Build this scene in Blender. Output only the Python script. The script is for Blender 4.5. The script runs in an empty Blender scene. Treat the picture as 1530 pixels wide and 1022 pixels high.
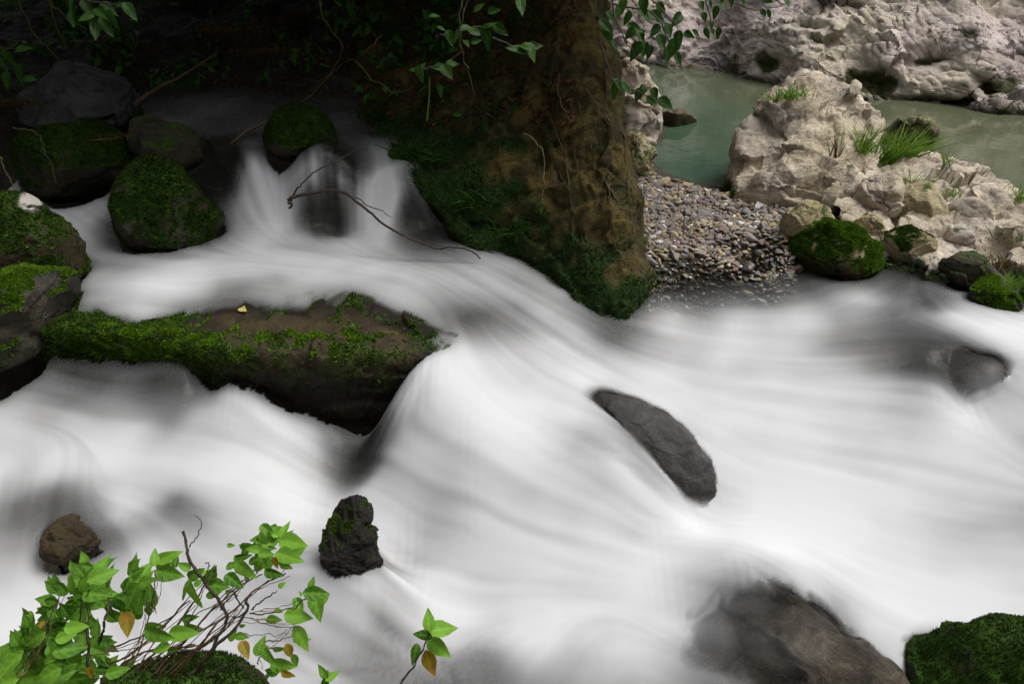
import bpy, math, random
import numpy as np
from mathutils import Vector
from mathutils.bvhtree import BVHTree

# ------------------------------------------------------------------ camera, light
scene = bpy.context.scene
PW, PH, FPX = 1530.0, 1022.0, 1190.0
CAM = np.array((0.0, 0.0, 1.6)); PITCH = math.radians(28.0)
cd = bpy.data.cameras.new("camera"); cam = bpy.data.objects.new("camera", cd)
scene.collection.objects.link(cam)
cam.location = CAM; cam.rotation_euler = (math.pi/2 - PITCH, 0, 0)
cd.sensor_width = 36.0; cd.lens = 36.0*FPX/PW; cd.clip_start = 0.05; cd.clip_end = 500
scene.camera = cam

SUN_EL, SUN_AZ = 62.0, 85.0        # azimuth measured from +y towards +x
sd = Vector((math.sin(math.radians(SUN_AZ))*math.cos(math.radians(SUN_EL)),
             math.cos(math.radians(SUN_AZ))*math.cos(math.radians(SUN_EL)), math.sin(math.radians(SUN_EL))))
world = bpy.data.worlds.new("World"); scene.world = world; world.use_nodes = True
wn = world.node_tree.nodes; wl = world.node_tree.links
sky = wn.new('ShaderNodeTexSky'); sky.sky_type = 'NISHITA'; sky.sun_disc = False
sky.sun_elevation = math.radians(SUN_EL); sky.sun_rotation = math.radians(SUN_AZ)
sky.dust_density = 4.0; sky.air_density = 1.0
hs = wn.new('ShaderNodeHueSaturation'); hs.inputs['Saturation'].default_value = 0.22
wl.new(sky.outputs[0], hs.inputs['Color']); wl.new(hs.outputs[0], wn['Background'].inputs['Color'])
wn['Background'].inputs['Strength'].default_value = 0.15
ld = bpy.data.lights.new("sun", 'SUN'); sun = bpy.data.objects.new("sun", ld)
scene.collection.objects.link(sun); ld.energy = 1.5; ld.angle = math.radians(25); ld.color = (1.0, 0.97, 0.93)
sun.rotation_euler = (-sd).to_track_quat('-Z', 'Y').to_euler(); sun.location = (0, 0, 12)
scene.view_settings.view_transform = 'Standard'; scene.view_settings.look = 'None'
scene.view_settings.exposure = 0.35; scene.view_settings.gamma = 1.0
try:
    scene.cycles.transparent_max_bounces = 24; scene.cycles.max_bounces = 8
except Exception: pass

# ------------------------------------------------------------------ pixel -> world helpers
FW = np.array((0, math.cos(PITCH), -math.sin(PITCH))); UP = np.array((0, math.sin(PITCH), math.cos(PITCH)))
RT = np.array((1.0, 0, 0))
def ray(px, py): return FW + RT*((px-PW/2)/FPX) + UP*((PH/2-py)/FPX)
def atz(px, py, z):
    r = ray(px, py); return CAM + r*((z-CAM[2])/r[2])
def aty(px, py, y):
    r = ray(px, py); return CAM + r*(y/r[1])
def project(V):
    d = V-CAM; z = d@FW; return np.stack([PW/2+FPX*(d@RT)/z, PH/2-FPX*(d@UP)/z], 1)
def slant(p): return float(np.dot(np.asarray(p)-CAM, FW))

# ------------------------------------------------------------------ numpy noise
M32 = np.uint64(0xffffffff)
def _h(ix, iy, iz, seed):
    h = (ix.astype(np.int64)*374761393 + iy.astype(np.int64)*668265263 + iz.astype(np.int64)*1440662683 + seed*97531) & 0xffffffff
    h = ((h ^ (h >> 13))*1274126177) & 0xffffffff
    h = ((h ^ (h >> 15))*2246822519) & 0xffffffff
    return h ^ (h >> 16)
_G = np.array([(1,1,0),(-1,1,0),(1,-1,0),(-1,-1,0),(1,0,1),(-1,0,1),(1,0,-1),(-1,0,-1),(0,1,1),(0,-1,1),(0,1,-1),(0,-1,-1)], float)
def perlin(p, seed=0):
    i = np.floor(p).astype(np.int64); f = p-i
    u = f*f*f*(f*(f*6-15)+10); out = 0
    for dx in (0,1):
        for dy in (0,1):
            for dz in (0,1):
                g = _G[_h(i[:,0]+dx, i[:,1]+dy, i[:,2]+dz, seed) % 12]
                d = (g*(f-np.array((dx,dy,dz)))).sum(1)
                w = (u[:,0] if dx else 1-u[:,0])*(u[:,1] if dy else 1-u[:,1])*(u[:,2] if dz else 1-u[:,2])
                out = out+w*d
    return out
def fbm(p, o=4, seed=0, rough=0.5):
    a, s, t = 1.0, 0, 0
    for k in range(o):
        s = s+a*perlin(p*(2.03**k), seed+k*17); t += a; a *= rough
    return s/t
def ridged(p, o=4, seed=0, rough=0.55):
    a, s, t = 1.0, 0, 0
    for k in range(o):
        s = s+a*(1-2*np.abs(perlin(p*(2.07**k), seed+k*31))); t += a; a *= rough
    return s/t
def worley(p, seed=0):
    i = np.floor(p).astype(np.int64); f1 = np.full(len(p), 9.0); f2 = f1.copy(); cid = np.zeros(len(p), np.int64)
    for dx in (-1,0,1):
        for dy in (-1,0,1):
            for dz in (-1,0,1):
                c = i+np.array((dx,dy,dz)); h = _h(c[:,0], c[:,1], c[:,2], seed)
                o = np.stack([(h & 1023)/1023.0, ((h >> 10) & 1023)/1023.0, ((h >> 20) & 1023)/1023.0], 1)
                d = ((c+o-p)**2).sum(1); n = d < f1
                f2 = np.where(n, f1, np.minimum(f2, d)); cid = np.where(n, h, cid); f1 = np.where(n, d, f1)
    return np.sqrt(f1), np.sqrt(f2), (cid % 1000)/1000.0
def smooth(a, b, x):
    t = np.clip((x-a)/(b-a), 0, 1); return t*t*(3-2*t)

# ------------------------------------------------------------------ mesh helpers
COL = scene.collection
def mesh_from(name, V, F, smooth_shade=True, attrs=None):
    V = np.ascontiguousarray(V, np.float32); F = np.ascontiguousarray(F, np.int32)
    me = bpy.data.meshes.new(name); k = F.shape[1]
    me.vertices.add(len(V)); me.vertices.foreach_set('co', V.ravel())
    me.loops.add(F.size); me.loops.foreach_set('vertex_index', F.ravel())
    me.polygons.add(len(F)); me.polygons.foreach_set('loop_start', np.arange(0, F.size, k, dtype=np.int32))
    me.update(calc_edges=True); me.validate()
    me.polygons.foreach_set('use_smooth', np.full(len(me.polygons), smooth_shade))
    for n, a in (attrs or {}).items():
        at = me.attributes.new(n, 'FLOAT', 'POINT'); at.data.foreach_set('value', np.ascontiguousarray(a, np.float32))
    return me
def tag(o, label=None, cat=None, group=None, kind=None):
    if label: o['label'] = label
    if cat: o['category'] = cat
    if group: o['group'] = group
    if kind: o['kind'] = kind
    return o
def add(name, V, F, mat, parent=None, smooth_shade=True, attrs=None, origin=None):
    V = np.asarray(V, float)
    loc = np.zeros(3)
    if parent is None:
        loc = np.array(origin if origin is not None else (V[:,0].mean(), V[:,1].mean(), V[:,2].min()))
    else:
        loc = np.array(parent.location)
    me = mesh_from(name, V-loc, F, smooth_shade, attrs); me.materials.append(mat)
    o = bpy.data.objects.new(name, me); COL.objects.link(o)
    if parent is None: o.location = loc
    else: o.parent = parent
    return o
def empty(name, loc):
    o = bpy.data.objects.new(name, None); COL.objects.link(o); o.location = loc; o.empty_display_size = 0.05; return o
def vnormals(V, F):
    n = np.zeros_like(V); a = V[F[:,0]]; b = V[F[:,1]]; c = V[F[:,2]]
    d = V[F[:,3]] if F.shape[1] == 4 else a
    fn = np.cross(c-a, d-b) if F.shape[1] == 4 else np.cross(b-a, c-a)
    for k in range(F.shape[1]): np.add.at(n, F[:,k], fn)
    return n/(np.linalg.norm(n, axis=1, keepdims=True)+1e-12)
def grid_faces(n, m):
    i = np.arange(n*m).reshape(n, m)
    return np.stack([i[:-1,:-1].ravel(), i[:-1,1:].ravel(), i[1:,1:].ravel(), i[1:,:-1].ravel()], 1)
def catmull(C, n):
    R = len(C); t = np.linspace(0, R-1, n); i = np.minimum(t.astype(int), R-2); f = (t-i).reshape((-1,)+(1,)*(C.ndim-1))
    P = np.concatenate([2*C[:1]-C[1:2], C, 2*C[-1:]-C[-2:-1]], 0)
    a, b, c, d = P[i], P[i+1], P[i+2], P[i+3]
    return 0.5*((2*b)+(-a+c)*f+(2*a-5*b+4*c-d)*f*f+(-a+3*b-3*c+d)*f**3)
def loft(rows, n, m):
    C = np.array(rows, float); C = catmull(C, n); C = catmull(C.transpose(1,0,2), m).transpose(1,0,2)
    return C.reshape(-1, 3), grid_faces(n, m)
_ico = {}
def ico(s):
    if s not in _ico:
        import bmesh
        bm = bmesh.new(); bmesh.ops.create_icosphere(bm, subdivisions=s, radius=1)
        bm.verts.ensure_lookup_table()
        _ico[s] = (np.array([v.co[:] for v in bm.verts]), np.array([[v.index for v in f.verts] for f in bm.faces])); bm.free()
    V, F = _ico[s]; return V.copy(), F.copy()
def tube_geo(P, R, k=6):
    P = np.array(P, float); n = len(P); R = np.broadcast_to(np.array(R, float), (n,))
    T = np.gradient(P, axis=0); T /= np.linalg.norm(T, axis=1, keepdims=True)+1e-9
    a = np.cross(T, (0.31, 0.2, 0.93)); a /= np.linalg.norm(a, axis=1, keepdims=True)+1e-9; b = np.cross(T, a)
    th = np.arange(k)*2*math.pi/k
    V = P[:,None]+R[:,None,None]*(a[:,None]*np.cos(th)[None,:,None]+b[:,None]*np.sin(th)[None,:,None])
    i = np.arange(n*k).reshape(n, k); j = np.roll(i, -1, 1)
    F = np.stack([i[:-1].ravel(), j[:-1].ravel(), j[1:].ravel(), i[1:].ravel()], 1)
    return V.reshape(-1, 3), F
def merge(parts):
    Vs, Fs, o = [], [], 0
    for V, F in parts:
        Vs.append(V); Fs.append(F+o); o += len(V)
    return np.concatenate(Vs), np.concatenate(Fs)
def wiggle(P, n, amp, seed):
    Q = catmull(np.array(P, float), n); t = np.linspace(0, 1, n)*len(P)*1.7
    for k in range(3):
        Q[:,k] += amp*fbm(np.stack([t, np.full(n, seed+0.37), np.full(n, k*5.1)], 1), 3, seed)
    return Q

# ------------------------------------------------------------------ materials
def nodes(name):
    m = bpy.data.materials.new(name); m.use_nodes = True; nt = m.node_tree
    return m, nt, nt.nodes, nt.links, nt.nodes['Principled BSDF']
def ramp(N, stops):
    r = N.new('ShaderNodeValToRGB'); e = r.color_ramp.elements
    while len(e) < len(stops): e.new(0.5)
    for k, (p, c) in enumerate(stops):
        e[k].position = p; e[k].color = (*c, 1) if len(c) == 3 else c
    return r
def noise(N, L, vec, scale, detail=8, rough=0.6, dist=0.0):
    n = N.new('ShaderNodeTexNoise'); n.inputs['Scale'].default_value = scale; n.inputs['Detail'].default_value = detail
    n.inputs['Roughness'].default_value = rough; n.inputs['Distortion'].default_value = dist
    L.new(vec, n.inputs['Vector']); return n
def mixc(N, L, f, a, b, mode='MIX'):
    m = N.new('ShaderNodeMix'); m.data_type = 'RGBA'; m.blend_type = mode
    for s, v in ((m.inputs[0], f), (m.inputs[6], a), (m.inputs[7], b)):
        if isinstance(v, (int, float)): s.default_value = v
        elif isinstance(v, tuple): s.default_value = (*v, 1)
        else: L.new(v, s)
    return m.outputs[2]
def math_(N, L, op, a, b=None, clamp=False):
    m = N.new('ShaderNodeMath'); m.operation = op; m.use_clamp = clamp
    for s, v in ((m.inputs[0], a), (m.inputs[1], b)):
        if v is None: continue
        if isinstance(v, (int, float)): s.default_value = v
        else: L.new(v, s)
    return m.outputs[0]
def attr(N, n):
    a = N.new('ShaderNodeAttribute'); a.attribute_name = n; return a.outputs['Fac']
def rock_mat(name, cols, scale=3.0, stain=None, stain_amt=0.5, moss=((0.012,0.03,0.004),(0.05,0.11,0.012)), rough=0.85, bump=0.5, strata=0.0, spec=0.3, tint=None):
    m, nt, N, L, B = nodes(name)
    geo = N.new('ShaderNodeNewGeometry'); vec = geo.outputs['Position']
    if strata:
        mp = N.new('ShaderNodeMapping'); mp.inputs['Rotation'].default_value = (0.5, 0.45, 0.3); mp.inputs['Scale'].default_value = (1, 1, strata)
        L.new(vec, mp.inputs['Vector']); vec = mp.outputs[0]
    n1 = noise(N, L, vec, scale, 12, 0.68, 0.6)
    r1 = ramp(N, [(0.28, cols[0]), (0.45, cols[1]), (0.58, cols[2]), (0.75, cols[3])]); L.new(n1.outputs[0], r1.inputs[0])
    n2 = noise(N, L, geo.outputs['Position'], scale*0.35, 5, 0.6)
    c = r1.outputs[0]
    if tint:
        n3 = noise(N, L, vec, scale*0.6, 6, 0.65, 0.5); rt = ramp(N, [(0.50, (0,0,0)), (0.60, (1,1,1))]); L.new(n3.outputs[1], rt.inputs[0])
        c = mixc(N, L, math_(N, L, 'MULTIPLY', rt.outputs[0], 0.65), c, tint)
    if stain:
        rs = ramp(N, [(0.45, (0,0,0)), (0.62, (1,1,1))]); L.new(n2.outputs[0], rs.inputs[0])
        c = mixc(N, L, math_(N, L, 'MULTIPLY', rs.outputs[0], stain_amt), c, stain)
    # dark weathered cracks and pits
    ck = noise(N, L, vec, scale*4.5, 6, 0.7, 1.2)
    rk = ramp(N, [(0.30, (0.42,0.40,0.38)), (0.41, (1,1,1))]); L.new(ck.outputs[0], rk.inputs[0])
    c = mixc(N, L, 0.75, c, rk.outputs[0], 'MULTIPLY')
    sp_ = noise(N, L, geo.outputs['Position'], scale*9, 5, 0.7, 0.4); rsp = ramp(N, [(0.60, (0,0,0)), (0.70, (1,1,1))]); L.new(sp_.outputs[0], rsp.inputs[0])
    c = mixc(N, L, math_(N, L, 'MULTIPLY', rsp.outputs[0], 0.55), c, cols[3])
    fine = noise(N, L, geo.outputs['Position'], scale*28, 6, 0.75)
    rf = ramp(N, [(0.3, (0.55,0.55,0.55)), (0.7, (1.45,1.45,1.45))]); L.new(fine.outputs[0], rf.inputs[0])
    c = mixc(N, L, 0.8, c, rf.outputs[0], 'MULTIPLY')
    c = mixc(N, L, attr(N, 'pale'), c, (0.62,0.57,0.52)); cr = attr(N, 'crack'); c = mixc(N, L, cr, c, (0.05,0.043,0.035))  # the pale attribute paints a sunlit patch into the rock colour
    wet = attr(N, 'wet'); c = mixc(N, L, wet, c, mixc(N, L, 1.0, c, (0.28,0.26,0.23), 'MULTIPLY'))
    mo = attr(N, 'moss')
    mn = noise(N, L, geo.outputs['Position'], 22, 6, 0.7); rm = ramp(N, [(0.3, moss[0]), (0.7, moss[1])]); L.new(mn.outputs[0], rm.inputs[0])
    c = mixc(N, L, mo, c, rm.outputs[0]); L.new(c, B.inputs['Base Color'])
    wm = math_(N, L, 'MULTIPLY', wet, math_(N, L, 'SUBTRACT', 1.0, mo))
    L.new(math_(N, L, 'SUBTRACT', rough, math_(N, L, 'MULTIPLY', wm, rough-0.40)), B.inputs['Roughness'])
    B.inputs['Specular IOR Level'].default_value = spec
    h = math_(N, L, 'ADD', math_(N, L, 'MULTIPLY', n1.outputs[0], 1.0), math_(N, L, 'ADD', math_(N, L, 'MULTIPLY', ck.outputs[0], 0.5), math_(N, L, 'MULTIPLY', fine.outputs[0], 0.18)))
    bp = N.new('ShaderNodeBump'); bp.inputs['Strength'].default_value = bump; bp.inputs['Distance'].default_value = 0.05
    L.new(h, bp.inputs['Height']); L.new(bp.outputs[0], B.inputs['Normal'])
    return m
M_CLIFF = rock_mat('pale_cliff_rock', [(0.20,0.155,0.145),(0.46,0.38,0.35),(0.60,0.51,0.47),(0.76,0.67,0.62)], 2.2, (0.55,0.50,0.34), 0.55, strata=2.5, moss=((0.025,0.026,0.007),(0.06,0.068,0.016)), bump=0.6, tint=(0.31,0.265,0.275))
M_LIME = rock_mat('weathered_limestone', [(0.16,0.13,0.095),(0.42,0.35,0.275),(0.58,0.495,0.40),(0.74,0.665,0.57)], 4.0, (0.36,0.30,0.16), 0.5, strata=2.0, bump=0.55, tint=(0.25,0.225,0.215))
M_TAN = rock_mat('tan_boulder_rock', [(0.15,0.115,0.07),(0.32,0.26,0.16),(0.45,0.38,0.25),(0.6,0.53,0.40)], 5.0, (0.25,0.21,0.08), 0.6, bump=0.6)
M_DARK = rock_mat('dark_wet_rock', [(0.012,0.011,0.009),(0.033,0.030,0.025),(0.06,0.053,0.044),(0.12,0.105,0.088)], 6.0, (0.06,0.05,0.02), 0.6, moss=((0.010,0.028,0.003),(0.055,0.12,0.010)), rough=0.75, bump=0.6, spec=0.18)
M_BROWN = rock_mat('brown_slab_rock', [(0.010,0.007,0.004),(0.028,0.019,0.008),(0.058,0.038,0.014),(0.13,0.10,0.055)], 6.0, (0.05,0.04,0.015), 0.6, moss=((0.012,0.034,0.003),(0.07,0.15,0.012)), rough=0.7, bump=0.6)
M_MOUND = rock_mat('earthy_tufa', [(0.012,0.008,0.0025),(0.048,0.035,0.009),(0.118,0.084,0.021),(0.215,0.163,0.050)], 5.0, (0.035,0.04,0.012), 0.6, moss=((0.008,0.022,0.003),(0.028,0.065,0.008)), rough=0.9, bump=0.8)
M_WETB = rock_mat('wet_brown_rock', [(0.018,0.015,0.011),(0.058,0.047,0.034),(0.115,0.094,0.066),(0.24,0.205,0.155)], 10.0, (0.035,0.028,0.016), 0.7, rough=0.6, bump=0.8)
M_GREY = rock_mat('grey_stream_rock', [(0.025,0.025,0.025),(0.055,0.054,0.054),(0.085,0.083,0.082),(0.15,0.147,0.145)], 7.0, rough=0.6, bump=0.4)

def simple_mat(name, stops, scale, rough=0.7, bump=0.3, spec=0.4, pos=False, detail=6):
    m, nt, N, L, B = nodes(name)
    if pos: vec = N.new('ShaderNodeNewGeometry').outputs['Position']
    else: vec = N.new('ShaderNodeTexCoord').outputs['Object']
    n = noise(N, L, vec, scale, detail, 0.65); r = ramp(N, stops); L.new(n.outputs[0], r.inputs[0]); L.new(r.outputs[0], B.inputs['Base Color'])
    B.inputs['Roughness'].default_value = rough; B.inputs['Specular IOR Level'].default_value = spec
    if bump:
        bp = N.new('ShaderNodeBump'); bp.inputs['Strength'].default_value = bump; bp.inputs['Distance'].default_value = 0.01
        L.new(n.outputs[0], bp.inputs['Height']); L.new(bp.outputs[0], B.inputs['Normal'])
    return m
def leaf_mat(name, a, b, trans=0.35, rough=0.5, dry=None):
    m, nt, N, L, B = nodes(name)
    geo = N.new('ShaderNodeNewGeometry'); n = noise(N, L, geo.outputs['Position'], 14, 4, 0.6)
    if dry: n.inputs['Scale'].default_value = 9
    r = ramp(N, [(0.3, dry), (0.43, a), (0.66, b)] if dry else [(0.3, a), (0.7, b)])
    rnd = math_(N, L, 'ADD', math_(N, L, 'MULTIPLY', n.outputs[0], 0.55), math_(N, L, 'MULTIPLY', geo.outputs['Random Per Island'], 0.45))
    L.new(rnd, r.inputs[0]); c = r.outputs[0]
    ve = attr(N, 'vein'); c = mixc(N, L, math_(N, L, 'MULTIPLY', ve, 0.45), c, (min(1,b[0]*1.5), min(1,b[1]*1.35), b[2]*1.6))
    tip = attr(N, 'brown'); c = mixc(N, L, tip, c, (0.30,0.13,0.015))
    L.new(c, B.inputs['Base Color']); B.inputs['Roughness'].default_value = rough; B.inputs['Specular IOR Level'].default_value = 0.2
    t = N.new('ShaderNodeBsdfTranslucent'); L.new(c, t.inputs['Color'])
    ms = N.new('ShaderNodeMixShader'); ms.inputs[0].default_value = trans
    L.new(B.outputs[0], ms.inputs[1]); L.new(t.outputs[0], ms.inputs[2]); L.new(ms.outputs[0], N['Material Output'].inputs['Surface'])
    return m
M_LEAF = leaf_mat('shrub_leaf', (0.03,0.12,0.010), (0.20,0.42,0.04))
M_YLEAF = leaf_mat('yellowed_leaf', (0.15,0.16,0.015), (0.38,0.26,0.03))
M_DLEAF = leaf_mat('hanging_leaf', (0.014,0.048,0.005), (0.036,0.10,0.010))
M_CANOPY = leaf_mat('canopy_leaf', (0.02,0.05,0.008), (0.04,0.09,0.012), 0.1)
M_UNDER = leaf_mat('undergrowth_leaf', (0.03,0.11,0.015), (0.08,0.22,0.03))
M_GRASS = leaf_mat('grass_blade', (0.10,0.21,0.02), (0.22,0.36,0.05), 0.3)
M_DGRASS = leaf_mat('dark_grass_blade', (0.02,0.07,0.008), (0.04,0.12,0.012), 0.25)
M_DRY = leaf_mat('dry_grass_blade', (0.07,0.045,0.012), (0.14,0.09,0.03), 0.2, 0.7)
M_LITTER = leaf_mat('leaf_litter_leaf', (0.04,0.018,0.006), (0.11,0.05,0.016), 0.1, 0.7)
M_MOSS = leaf_mat('moss_tuft', (0.018,0.05,0.004), (0.085,0.17,0.012), 0.25, 0.9, (0.035,0.028,0.006))
M_DMOSS = leaf_mat('dark_moss_tuft', (0.012,0.035,0.003), (0.045,0.095,0.008), 0.2, 0.9, (0.022,0.018,0.004))
M_VMOSS = leaf_mat('vivid_moss_tuft', (0.045,0.11,0.006), (0.14,0.27,0.015), 0.3, 0.9, (0.03,0.05,0.006))
M_BMOSS = leaf_mat('bright_moss_tuft', (0.09,0.19,0.008), (0.20,0.36,0.02), 0.3, 0.9, (0.05,0.09,0.008))
M_STEM = simple_mat('brown_stem', [(0.3,(0.05,0.028,0.014)),(0.7,(0.16,0.09,0.045))], 40)
M_TWIG = simple_mat('dark_twig', [(0.3,(0.025,0.018,0.012)),(0.7,(0.07,0.05,0.032))], 40)
M_VINE = simple_mat('olive_vine', [(0.3,(0.05,0.04,0.012)),(0.7,(0.12,0.10,0.03))], 30)
M_BARK = simple_mat('tree_bark', [(0.3,(0.04,0.03,0.022)),(0.7,(0.12,0.095,0.07))], 9, 0.9, 0.8)
M_ROOT = simple_mat('pale_root', [(0.3,(0.035,0.024,0.009)),(0.7,(0.10,0.072,0.028))], 25, 0.85, 0.5)
M_YFALL = leaf_mat('fallen_leaf', (0.5,0.45,0.10), (0.62,0.56,0.18), 0.2)

# ------------------------------------------------------------------ water surface control
WZ = [  # pixel x, pixel y, height of the water
 (150,140,.52),(220,150,.5),(330,168,.48),(420,188,.465),(520,188,.455),(565,205,.44),
 (350,213,.45),(450,224,.42),(540,222,.41),(600,235,.38),(370,250,.36),(440,262,.335),(480,266,.33),(515,272,.30),(545,250,.35),(600,258,.34),(645,285,.24),
 (340,335,.10),(400,345,.075),(500,352,.06),(600,352,.055),(685,370,.03),(430,318,.14),(500,325,.115),(560,322,.13),(640,335,.09),
 (0,225,.34),(20,262,.26),(60,292,.2),(120,330,.13),(200,370,.08),(150,410,.05),(300,400,.05),(450,400,.04),(200,440,.02),(-120,280,.26),(-120,400,.12),
 (300,435,.01),(400,425,.02),(520,435,.01),
 (600,450,0),(700,440,-.01),(660,485,-.04),(800,480,-.09),(880,520,-.17),(950,500,-.17),(620,560,-.13),(700,560,-.12),(560,640,-.36),(600,640,-.27),
 (700,650,-.22),(800,600,-.19),(860,590,-.185),(800,700,-.30),(892,655,-.228),(945,705,-.315),(1000,750,-.43),(1045,775,-.52),(980,780,-.47),(1000,590,-.28),(1070,740,-.5),(700,760,-.4),(600,750,-.45),
 (-150,560,-.26),(0,560,-.28),(310,582,-.275),(530,700,-.49),(0,680,-.42),(200,680,-.42),(350,720,-.45),(-200,700,-.42),
 (0,800,-.5),(150,770,-.5),(450,790,-.55),(600,850,-.6),(720,900,-.61),(300,900,-.62),(0,950,-.6),(500,1000,-.68),(700,1020,-.7),(-200,900,-.55),
 (960,450,-.08),(1050,435,-.06),(1100,420,-.05),(1200,400,-.03),(1350,398,-.03),(1430,455,-.05),(1530,505,-.05),(1300,470,-.08),(1200,495,-.14),(1050,520,-.2),
 (1400,550,-.13),(1480,545,-.12),(1600,560,-.1),(1450,592,-.24),(1530,650,-.28),(1350,620,-.3),(1150,600,-.3),(1250,700,-.45),(1450,720,-.42),(1620,760,-.42),
 (1150,800,-.54),(1000,840,-.53),(1060,855,-.49),(1110,866,-.46),(1005,920,-.62),(1070,930,-.60),(990,1000,-.67),(1060,1000,-.65),(1300,900,-.63),(1530,900,-.63),(900,900,-.6),(850,1000,-.67),(1200,1000,-.66),(1350,1000,-.7),
 (1000,1100,-.72),(500,1150,-.75),(1500,1100,-.75),(0,1100,-.66),(1700,950,-.65)]
WP = np.array([atz(*w) for w in WZ])
class RBF:
    def __init__(s, P, v, c=0.12, lam=1e-3):
        s.P = np.asarray(P, float)[:, :2]; s.c = c; v = np.asarray(v, float); s.m = v.mean()
        A = np.sqrt(((s.P[:,None]-s.P[None])**2).sum(2)+c*c); n = len(v)
        K = np.zeros((n+3, n+3)); K[:n,:n] = -A+lam*np.eye(n); Q = np.concatenate([np.ones((n,1)), s.P], 1); K[:n,n:] = Q; K[n:,:n] = Q.T
        w = np.linalg.solve(K, np.concatenate([v-s.m, np.zeros(3)])); s.w = w[:n]; s.q = w[n:]
    def __call__(s, X):
        X = np.asarray(X, float)[:, :2]; out = np.empty(len(X))
        for k in range(0, len(X), 40000):
            x = X[k:k+40000]
            A = -np.sqrt(((x[:,None]-s.P[None])**2).sum(2)+s.c*s.c)
            out[k:k+40000] = A@s.w+s.q[0]+x@s.q[1:]+s.m
        return out
for a_ in [(-20,535,3.3),(60,532,3.25),(130,537,3.21),(215,548,3.15),(280,558,3.08),(345,572,3.02),(420,604,2.99),(480,628,2.97),(520,648,2.95),(550,655,2.96),(515,846,2.12),(545,848,2.12),(488,842,2.14),(580,850,2.2)]:
    WP = np.concatenate([WP, aty(*a_)[None]])
WX = np.concatenate([WP, np.array([atz(*a_) for a_ in [(1000,300,-.16),(1100,325,-.16),(1180,345,-.15),(965,350,-.2),(1050,370,-.12),(1130,370,-.10),(1190,372,-.09),(960,420,-.12)]])])
water_z = RBF(WX, WX[:,2], 0.10, 2e-3)

# ------------------------------------------------------------------ ground (stream bed, banks, hillside, gorge) as one sheet
GP = [np.array((p[0], p[1], p[2]-0.30)) for p in WP if not (930 < project(p[None])[0,0] < 1250 and 395 < project(p[None])[0,1] < 460)]
def g(px, py, z=None, y=None): GP.append(atz(px, py, z) if y is None else aty(px, py, y))
for a in [(955,285,.03),(1000,280,.04),(1060,292,.05),(1120,300,.07),(1190,310,.09),(960,340,.05),(1050,340,.06),(1130,345,.07),(1190,345,.08),
          (960,400,0.0),(1030,400,-.01),(1110,395,0),(1180,385,.01),(985,440,-.11),(1080,425,-.09),(930,300,.05),(1000,370,.02),(1050,370,.02),(1100,365,.03),(1150,370,.03),(1100,330,.055),(1050,320,.05),(1000,315,.04),(1050,400,-.02),(1120,405,-.05),(1190,405,-.07),(1250,415,-.13),(1030,440,-.15),(1120,430,-.17),(955,450,-.1),(1240,350,.03),(1230,395,-.06)]: g(*a)
for a in [(1000,240,-.5),(980,180,-.6),(1050,150,-.7),(1200,100,-.5),(1350,230,-.4),(1450,210,-.6),(1500,180,-.6),(1060,255,-.3),(1000,258,-.15),(1040,268,-.12),(985,230,-.5),(1030,215,-.6),(1070,275,-.1)]: g(*a)   # pool floor
for a in [(1260,310,.06),(1330,330,.03),(1400,350,.0),(1480,400,-.05),(1560,440,-.08)]: g(*a)
for px in (-400,-200,0,150,300,450): # hillside at the back left
    g(px, 120, y=5.9); g(px, 60, y=6.4); g(px, 0, y=6.9)
for a in [(560,150,5.7),(600,80,6.2),(650,0,6.6),(800,60,6.3),(880,200,5.6),(800,-100,6.6)]: g(a[0], a[1], y=a[2])
for a in [(-300,250,4.6),(-300,330,4.0),(-350,420,3.5)]: g(a[0], a[1], y=a[2])
GP += [np.array(a, float) for a in [(-3.4,2.2,.1),(-3.0,3.2,.4),(-4,4,1.0),(-4,5.5,1.6),(-3,7.5,2.2),(-1,8.2,2.2),(0.3,8.0,1.2),(-5.5,3,1.8),(-6,6,3),(-1.8,1.3,-.75),(-.4,1.0,-.95),(.4,1.0,-.95),(-1.0,1.3,-.95),(1.2,1.2,-.95),
       (-2.5,.8,-.4),(-1,.3,-.2),(0,.2,-.2),(1,.3,-.4),(2,.8,-.7),(3,1.5,-.6),(4,3,.0),(4.5,4,.1),(0,-1,.1),(-3,-1,.4),(3,-1,.2),(5,1,.3),(3,9,-.5),(6,7,-.5),(8,5.5,-.5),(1,9.5,-.6),(2,11,-.6),(4,10,-.6),(0,10.5,.3),(1.5,12.5,-.3),(9,9,-.6)]]
GP = np.array(GP)
ground_rbf = RBF(GP, GP[:,2], 0.15, 2e-3)
def ground_z(x, y):
    p = np.stack([x, y], 1); z = ground_rbf(p)
    d = np.sqrt(np.maximum(np.abs(x)-4.6, 0)**2+np.maximum(np.maximum(-1.2-y, y-8.6-4.5*smooth(-.6, .6, x)), 0)**2)
    far = 0.5+0.75*np.clip(d, 0, 12)+2.0*smooth(0, 3, d)        # unseen gorge sides, raised to block low sky light
    e = smooth(0.0, 3.0, d); rt = smooth(3.0, 5.5, x)*smooth(3.5, 5, y)   # the pool runs on to the right
    far = np.where(rt > 0.01, far*(1-rt)+rt*(-0.5+0.3*np.maximum(d-8, 0)), far)
    z = np.clip(z, -1.2, 4)*(1-e)+far*e
    q = np.stack([x*2.2, y*2.2, z*0+3.1], 1)
    return z+0.03*fbm(q, 4, 5)+0.018*fbm(q*4, 3, 8)
def axis(lo, hi, step, far):
    a = list(np.arange(lo, hi, step)); s = step
    while a[-1] < far: s *= 1.22; a.append(a[-1]+s)
    s = step
    while a[0] > -far: s *= 1.22; a.insert(0, a[0]-s)
    return np.array(a)
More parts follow.
